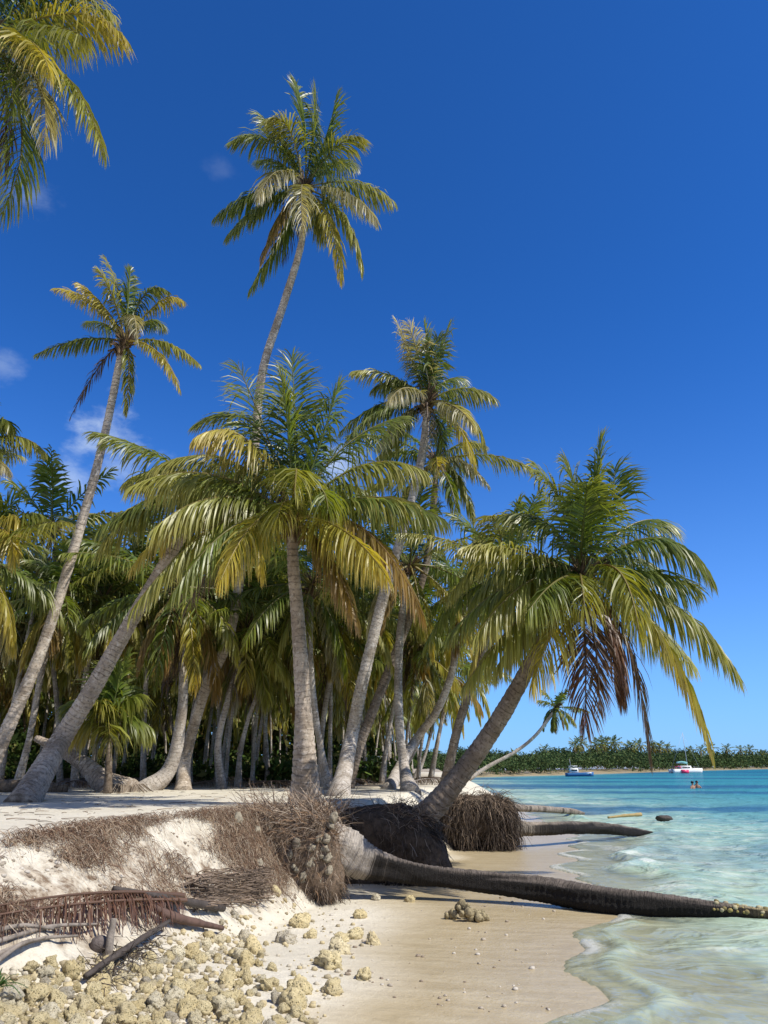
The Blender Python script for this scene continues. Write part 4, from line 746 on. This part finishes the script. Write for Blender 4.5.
RG = 'coral stones on the beach'; RL = 'pale yellow pitted coral stone lying among the heaped stones'
def rock(p, s, lab, k, sink=.25, grp=RG, name='coral_rock', rot=None, sc=None):
    o = link(name, RM[k % 14]); s3 = (s, s * (.8 + .4 * g.random()), s * (.75 + .35 * g.random())) if sc is None else sc
    o.location = (p[0], p[1], p[2] + s3[2] * .6 * (1 - sink * 2)); o.scale = s3; o.rotation_euler = (.5 * g.normal(), .5 * g.normal(), g.random() * 6.28) if rot is None else rot
    return tag(o, lab, 'rock', grp)
used = []
SPECIAL = [(329, 967, 17, 'large smooth yellow coral boulder at the front edge of the stones'), (339, 953, 12, 'pitted grey coral lump leaning behind the large yellow boulder'), (300, 992, 13, 'pointed pitted coral rock near the wet sand'), (292, 1008, 15, 'blocky brown coral rock beside the bottom of the wet sand'), (332, 993, 11, 'flat dark coral slab half sunk in wet sand'), (363, 979, 9, 'lone low coral stone on the wet sand'), (373, 944, 9, 'furthest out of the coral stones clustered on wet sand'), (354, 938, 8, 'small yellow coral stone beside the wet sand cluster'), (341, 941, 7, 'round coral stone inside the wet sand cluster'), (300, 926, 12, 'lumpy yellow coral rock on open sand between stones'),
           (97, 1006, 12, 'dark charcoal grey stone among pale coral'), (222, 1012, 13, 'white bleached coral stone among yellow ones'), (254, 953, 12, 'coral stone with a white bleached top'), (286, 943, 10, 'tan coral stone on open sand with a dark hollow'), (310, 938, 7, 'flat tan stone pressed into the open sand'), (360, 918, 7, 'small flat coral stone near the fallen trunk'), (376, 900, 5, 'tiny dark pebble standing on the sand by the log shadow'), (410, 902, 5, 'small brown stone standing in the log shadow')]
for k, (px, py, w, lab) in enumerate(SPECIAL):
    p = hit(px, py); rock(p, w * pxm(p[1], p[2]), lab, k, .3, None); used.append((*p[:2], w * pxm(p[1])))
g = np.random.default_rng(19)
poly = [(-30, 978), (40, 968), (110, 952), (170, 936), (226, 922), (244, 902), (285, 890), (326, 912), (374, 932), (352, 960), (330, 1000), (318, 1060), (-30, 1060)]
def inside(x, y):
    c = False
    for (a, b_), (d, e_) in zip(poly, poly[1:] + poly[:1]):
        if (b_ > y) != (e_ > y) and x < (d - a) * (y - b_) / (e_ - b_) + a: c = not c
    return c
cnt = 0; tries = 0; NR = 285
while cnt < NR and tries < 9000:
    tries += 1; px, py = -30 + 410 * g.random(), 893 + 165 * g.random()
    if not inside(px, py): continue
    dens = 1 if px < 215 else max(.10, 1 - (px - 215) / 105)
    if g.random() > dens * (.35 + .65 * (py - 890) / 140): continue
    p = hit(px, py); s = (.028 + .046 * g.random() ** 1.7) * (1.0 if px < 250 else .85)
    if any((p[0] - a) ** 2 + (p[1] - b_) ** 2 < (.56 * (s + r)) ** 2 for a, b_, r in used): continue
    used.append((p[0], p[1], s)); rock(p, s, RL, int(g.integers(0, 14)), .05 + .3 * g.random()); cnt += 1
# rubble between them
mb = MB(); 
for i in range(4200):
    px, py = -20 + 390 * g.random(), 890 + 150 * g.random()
    if not inside(px, py) or g.random() > (1 if px < 240 else .25): continue
    p = hit(px, py); s = .007 + .022 * g.random() ** 2; blob(mb, p + (0, 0, s * .3), (s, s * .8, s * .7), i, 7, 5, .4, .8, np.array([(.52, .43, .25), (.56, .5, .38), (.36, .30, .19)])[i % 3])
for i in range(700):
    if i < 560: px = 300 * g.random(); py = np.interp(px, [0, 100, 200, 300], [848, 831, 818, 814]) + 95 * g.random()
    else: px, py = 330 + 230 * g.random(), 893 + 120 * g.random()
    p = hit(px, py); s = .006 + .020 * g.random() ** 3; blob(mb, p + (0, 0, s * .2), (s, s * .8, s * .6), i, 7, 5, .4, .8, np.array([(.55, .5, .42), (.42, .36, .28), (.28, .22, .16)])[i % 3])
tag(mb.build('coral_rubble', plain('rubble', (1, 1, 1), .9, .3, 40, .5, attr=True), smooth=True), 'fine broken coral rubble and pebbles strewn between the stones and over the bank', 'rubble', kind='stuff')
# white bleached coral at the bank's lip and the branching lump on the beach
for px, py, s, lab in ((237, 822, .09, 'grey white coral slab on the bank lip left of the root ball'), (257, 832, .07, 'white angular coral lump beside the root ball top'), (259, 866, .06, 'white coral lump low beside the root ball')):
    p = hit(px, py); o = rock(p + (0, -.03, 0), s, lab, int(s * 100), .15, None) if False else link('coral_rock', RS[int(s * 100) % 6]); o.location = Vector(p) + Vector((0, -.03, .02)); o.scale = (s, s * .8, s * .7); o.rotation_euler = (px, py, 1); tag(o, lab, 'rock')
t0 = hit(467, 920); mb = MB(); g = np.random.default_rng(4)
for k in range(46):
    a = g.random() * 6.28; r = .19 * g.random() ** .7; h = .13 * (1 - r / .23) * g.random() + .02; s = .022 + .022 * g.random(); blob(mb, t0 + np.array([math.cos(a) * r * 1.25, math.sin(a) * r * .7, h + (.05 if abs(math.cos(a) * r + .04) < .05 else 0)]), (s, s, s * 1.15), k, 12, 8, .35, .9)
tag(mb.build('coral_lump', plain('weathered_coral', (.34, .28, .16), .9, .85, 38, 1, dist=.012), smooth=True), 'knobbly branching lump of coral lying alone on the wet sand', 'coral')

# ------------------------------------------------------------------ far shore
mb = MB(); g = np.random.default_rng(41); FC = np.array([(.040, .065, .025), (.05, .080, .028), (.03, .052, .022), (.075, .095, .035)])
for i in range(2600):
    px = 396 + 560 * g.random() ** 1.0; u = g.random()
    x = None; Yb = np.interp(px, [396, 430, 500, 560, 640, 700, 768, 900, 1100], [95, FAR[1, 1], FAR[2, 1], FAR[3, 1], FAR[4, 1], FAR[5, 1], FAR[6, 1], FAR[6, 1] * 1.25, FAR[6, 1] * 1.6])
    y = Yb * (1.004 + .30 * u) + .3; x = (px - 384) / F * y * cp; sc = y / 150
    hgt = (1.4 + 2.2 * g.random() ** 2 + 1.3 * u + 2.6 * fbm(px / 26, 0 * px, 3, 4)) * sc ** .75 * (1.0 if px < 700 else .93); r = (.8 + .8 * g.random()) * sc ** .8
    z = max(.4, float(ground(x, y))); hh = hgt * (.35 + .65 * g.random())
    leafclump(mb, np.array([x, y, z + hh * .62]), r, 60, .24 * sc ** .8, FC, g, .8)
tag(mb.build('far_forest', FOL), 'low dark green forest covering the far shore', 'forest', kind='stuff')
FLs = 'palm crown rising above the low forest on the far shore'; FG = 'palms on the far shore'; first = None
for k, px in enumerate((576, 582, 597, 604, 606, 628, 634, 642, 655, 661, 668, 690, 702, 712, 655, 728, 742, 752, 762, 480, 515, 545, 615)):
    Yb = np.interp(px, [430, 500, 560, 640, 700, 768], FAR[1:7, 1]) * (1.12 + .12 * g.random()); x = (px - 384) / F * Yb * cp; z = .8
    top = np.interp(px, [480, 580, 604, 660, 770], [754, 743, 742, 746, 750]) + 4 * g.random(); h = P(px, top, Yb)[2] - z; s = h / 6.
    if first is None: first = palm(FLs, [np.zeros(3), np.array([.1, 0, 3]), np.array([.25, 0, 6])], [.2, .15, .12], auto_fronds(np.array([.25, 0, 6]), 2.6, 17, 1200, low=-60), .6, 70, nl=12, width=.16, split=False, group=FG); first.location = (x, Yb, z); first.scale = (s,) * 3
    else: copy_tree(first, (x, Yb, z), g.random() * 6.28, s, FLs, FG)

# ------------------------------------------------------------------ boats, swimmers, white fence
def box(mb, c, s, col=None, taper=1., rz=0):
    x, y, z = (a / 2 for a in s); v = np.array([(i * x * (taper if k > 0 else 1), j * y * (taper if k > 0 else 1), k * z) for k in (-1, 1) for i, j in ((-1, -1), (1, -1), (1, 1), (-1, 1))])
    mb.add(v + np.asarray(c), [(3, 2, 1, 0), (4, 5, 6, 7), (0, 1, 5, 4), (1, 2, 6, 5), (2, 3, 7, 6), (3, 0, 4, 7)], col)
def hull(mb, c, L, W, D, col=None, bow=1.):
    n = 16; t = np.linspace(0, 1, n); w = W / 2 * np.where(t < .55, 1, np.sqrt(np.maximum(0, 1 - ((t - .55) / .45) ** 2))) + .01; sheer = D * (1 + .25 * t ** 2); x = (t - .5) * L
    v = np.stack([np.stack([x - .12 * D * (t > .9), -w * .45, -np.full(n, D * .25)], 1), np.stack([x, -w, sheer], 1), np.stack([x, w, sheer], 1), np.stack([x - .12 * D * (t > .9), w * .45, -np.full(n, D * .25)], 1)], 1) + np.asarray(c)
    i = np.arange(n - 1)[:, None] * 4; q = np.concatenate([i + [[0, 4, 5, 1]], i + [[1, 5, 6, 2]], i + [[2, 6, 7, 3]], i + [[3, 7, 4, 0]]]); mb.add(v.reshape(-1, 3), np.vstack([q, [[0, 1, 2, 3]]]), col)
p = Pz(686, 773.3, 0); t = thing('catamaran', (p[0], p[1], 0), 'white sailing catamaran with pink panels moored off the far shore', 'sailing boat'); L = 6.0
for sy in (-1.15, 1.15):
    mb = MB(); hull(mb, p + (0, sy, 0), L, .75, .8); h = mb.build('hull', GEL, t)
    mb = MB(); box(mb, p + (-.7, sy - .39, .36), (1.5, .05, .72)); mb.build('pink_panel', PINK, h if False else t)
mb = MB(); box(mb, p + (-.2, 0, .72), (4.4, 2.3, .22)); mb.build('deck', GEL, t)
mb = MB(); box(mb, p + (-.1, 0, 1.15), (2.3, 1.8, .62), taper=.82); cb_ = mb.build('cabin', GEL, t)
mb = MB(); box(mb, p + (-.1, -.86, 1.18), (1.5, .06, .24)); mb.build('cabin_window', GLASS, t)
mb = MB(); box(mb, p + (-1.75, 0, 1.35), (1.1, 1.8, .07)); [box(mb, p + (-1.75 + a, b_, 1.05), (.06, .06, .6)) for a in (-.5, .5) for b_ in (-.8, .8)]; mb.build('awning', PINK, t)
mb = MB(); tube(mb, [p + (.5, 0, .8), p + (.35, 0, 4.5), p + (.2, 0, 8.)], [.07, .06, .04], 8); mb.build('mast', METAL, t)
mb = MB(); tube(mb, spline([p + (.45, 0, 1.95), p + (-.6, 0, 2.15), p + (-1.7, 0, 2.0)], 10), [.22] * 10, 8, rough=.2); mb.build('furled_sail', TEAL, t)
mb = MB(); tube(mb, [p + (2.9, 0, 1.0), p + (.22, 0, 7.8)], [.018, .018], 5); tube(mb, [p + (-2.8, 0, .9), p + (.2, 0, 7.9)], [.018, .018], 5); mb.build('rigging', METAL, t)
p = Pz(580, 776.4, 0); t = thing('motor_boat', (p[0], p[1], 0), 'small blue motor boat with a white cabin anchored near the far shore', 'boat')
mb = MB(); hull(mb, p, 4.2, 1.5, .5); mb.build('hull', BLUE, t)
mb = MB(); box(mb, p + (-.9, 0, .85), (1.3, 1.1, .6), taper=.85); mb.build('cabin', GEL, t)
mb = MB(); box(mb, p + (-.9, -.53, .9), (.9, .05, .22)); mb.build('window', GLASS, t)
mb = MB(); box(mb, p + (-1.0, 0, 1.5), (1.2, 1.1, .06)); [tube(mb, [p + (-1. + a, b_, .9), p + (-1. + a, b_, 1.5)], [.025, .025], 6) for a in (-.5, .5) for b_ in (-.45, .45)]; mb.build('canopy', GEL, t)
mb = MB(); tube(mb, [p + (-1.3, 0, 1.5), p + (-1.4, 0, 2.5)], [.03, .02], 6); mb.build('aerial', METAL, t)
mb = MB(); box(mb, p + (0, -.0, .47), (3.3, 1.3, .06)); mb.build('deck', GEL, t)
def swimmer(px, py, label, arm, face):
    p = Pz(px, py, 0); t = thing('person', (p[0], p[1], -.9), label, 'person', 'people in the water'); z0 = np.array([p[0], p[1], 0.])
    me = bpy.data.meshes.new('body'); J = [((0, 0, -.45), .14), ((0, 0, -.1), .15), ((0, 0, .12), .17), ((0, 0, .22), .07), ((0, 0, .31), .075), ((0, 0, .40), .09), ((.17, 0, .13), .06), ((.30, -.05, -.02 + arm), .05), ((.38, -.2, .0 + arm * 1.5), .04), ((-.17, 0, .13), .06), ((-.28, -.08, -.06), .05), ((-.25, -.3, -.08), .04), ((.09, 0, -.6), .09), ((-.09, 0, -.6), .09), ((.1, 0, -.95), .07), ((-.1, 0, -.95), .07)]
    E = [(0, 1), (1, 2), (2, 3), (3, 4), (4, 5), (2, 6), (6, 7), (7, 8), (2, 9), (9, 10), (10, 11), (0, 12), (0, 13), (12, 14), (13, 15)]
    ca, sa = math.cos(face), math.sin(face); me.from_pydata([(a[0] * ca - a[1] * sa, a[0] * sa + a[1] * ca, a[2]) for a, _ in J], E, []); me.materials.append(SKIN)
    o = link('body', me, t); o.location = (0, 0, .9); m = o.modifiers.new('skin', 'SKIN'); [setattr(me.skin_vertices[0].data[i], 'radius', (r, r)) for i, (_, r) in enumerate(J)]; me.skin_vertices[0].data[0].use_root = True; o.modifiers.new('sub', 'SUBSURF').levels = 1; o.modifiers['sub'].render_levels = 1
    mb = MB(); blob(mb, z0 + (0, .02, .44), (.11, .12, .10), 4, 14, 9, .08, .95); mb.build('hair', HAIR, t)
swimmer(693, 788.6, 'dark haired bather standing chest deep with one arm raised', .35, .4); swimmer(697.5, 788.0, 'dark haired bather facing the one with a raised arm', 0, 2.6)
c = P(369, 771, 40); c[2] = float(ground(c[0], c[1])); t = thing('white_fence', c, 'low white board fence seen between the far grove trunks', 'fence')
mb = MB()
for k in range(3): box(mb, c + (0, 0, .42 + .22 * k), (1.5, .03, .17))
mb.build('boards', WHITE, t)
for k in (-.7, 0, .7): mb = MB(); box(mb, c + (k, .04, .5), (.07, .06, 1.0)); mb.build('post', WHITE, t)

for o in bpy.data.objects:
    for key in ('_w', '_used'):
        if key in o: del o[key]

# ------------------------------------------------------------------ light
EL, TH = R(50), R(25)
D = Vector((math.cos(EL) * math.cos(TH), -math.cos(EL) * math.sin(TH), math.sin(EL)))
sun = bpy.data.lights.new('sun', 'SUN'); sun.energy = 5.0; sun.angle = R(.5); sun.color = (1, .95, .86)
so = bpy.data.objects.new('sun', sun); COL.objects.link(so); so.rotation_euler = D.to_track_quat('Z', 'Y').to_euler()
w = bpy.data.worlds.new('World'); S.world = w; w.use_nodes = True; nt = w.node_tree; nt.nodes.clear(); k = NT(nt)
sky = k.n('TexSky', sky_type='NISHITA', sun_disc=False, sun_elevation=EL, sun_rotation=math.atan2(D.x, D.y), altitude=0, air_density=.6, dust_density=0., ozone_density=10.)
sc_ = k.n('Gamma', i_Color=k.mix(1, sky.outputs[0], (.1, .1, .1), 'MULTIPLY'), i_Gamma=1.05).outputs[0]
hs = k.mix(1, sc_, (5.6, 14.2, 20.4), 'MULTIPLY')
dirv = k.n('TexCoord').outputs['Generated']; cl = None
hz = k.math('POWER', k.math('SUBTRACT', 1., k.math('MULTIPLY', k.math('ABSOLUTE', k.n('SeparateXYZ', i_0=dirv).outputs[2]), 1.6), clamp=True), 3.2)
hs = k.mix(k.math('MULTIPLY', hz, .95), hs, (2.7, 4.9, 8.0))
nz = k.noise(k.n('VectorMath', operation='MULTIPLY', i_0=dirv, i_1=(1, 1, 1.7)).outputs[0], 20, 7, .62)
for px, py, rx, st in ((112, 440, .06, .5), (68, 478, .045, .35), (222, 170, .022, .05), (2, 366, .03, .18), (340, 466, .04, .55), (120, 465, .06, .3), (452, 280, .02, .0), (30, 195, .03, .15)):
    v = Vector(ray(px, py)).normalized(); df = k.n('VectorMath', operation='SUBTRACT', i_0=dirv, i_1=tuple(v)).outputs[0]; ln = k.n('VectorMath', operation='LENGTH', i_0=k.n('VectorMath', operation='MULTIPLY', i_0=df, i_1=(1, 1, 1.25)).outputs[0]).outputs['Value']
    m_ = k.math('MULTIPLY', k.step(k.math('ADD', k.math('SUBTRACT', 1., k.math('DIVIDE', ln, rx)), k.math('MULTIPLY', k.math('SUBTRACT', nz, .5), 2.6)), .0, 1.3), st); cl = m_ if cl is None else k.math('MAXIMUM', cl, m_)
back = k.math('MULTIPLY', k.step(k.math('MULTIPLY', k.n('SeparateXYZ', i_0=dirv).outputs[1], -1.), .05, .5), k.step(nz, .40, .62))   # unseen pale cloud added behind the viewer to lift and whiten ambient fill
skyc = k.mix(k.math('MULTIPLY', back, .62), k.mix(cl, hs, (7.5, 8.6, 9.6)), (8.6, 8., 6.9))
bg = k.n('Background', i_Color=skyc, i_Strength=.1); k.l(bg.outputs[0], k.n('OutputWorld').inputs[0])
vs = S.view_settings; vs.view_transform = 'Standard'; vs.look = 'None'; vs.exposure = .22; vs.gamma = 1; vs.use_curve_mapping = False
S.cycles.use_denoising = True; S.cycles.max_bounces = 6; S.cycles.transparent_max_bounces = 12; S.cycles.caustics_reflective = False; S.cycles.caustics_refractive = False
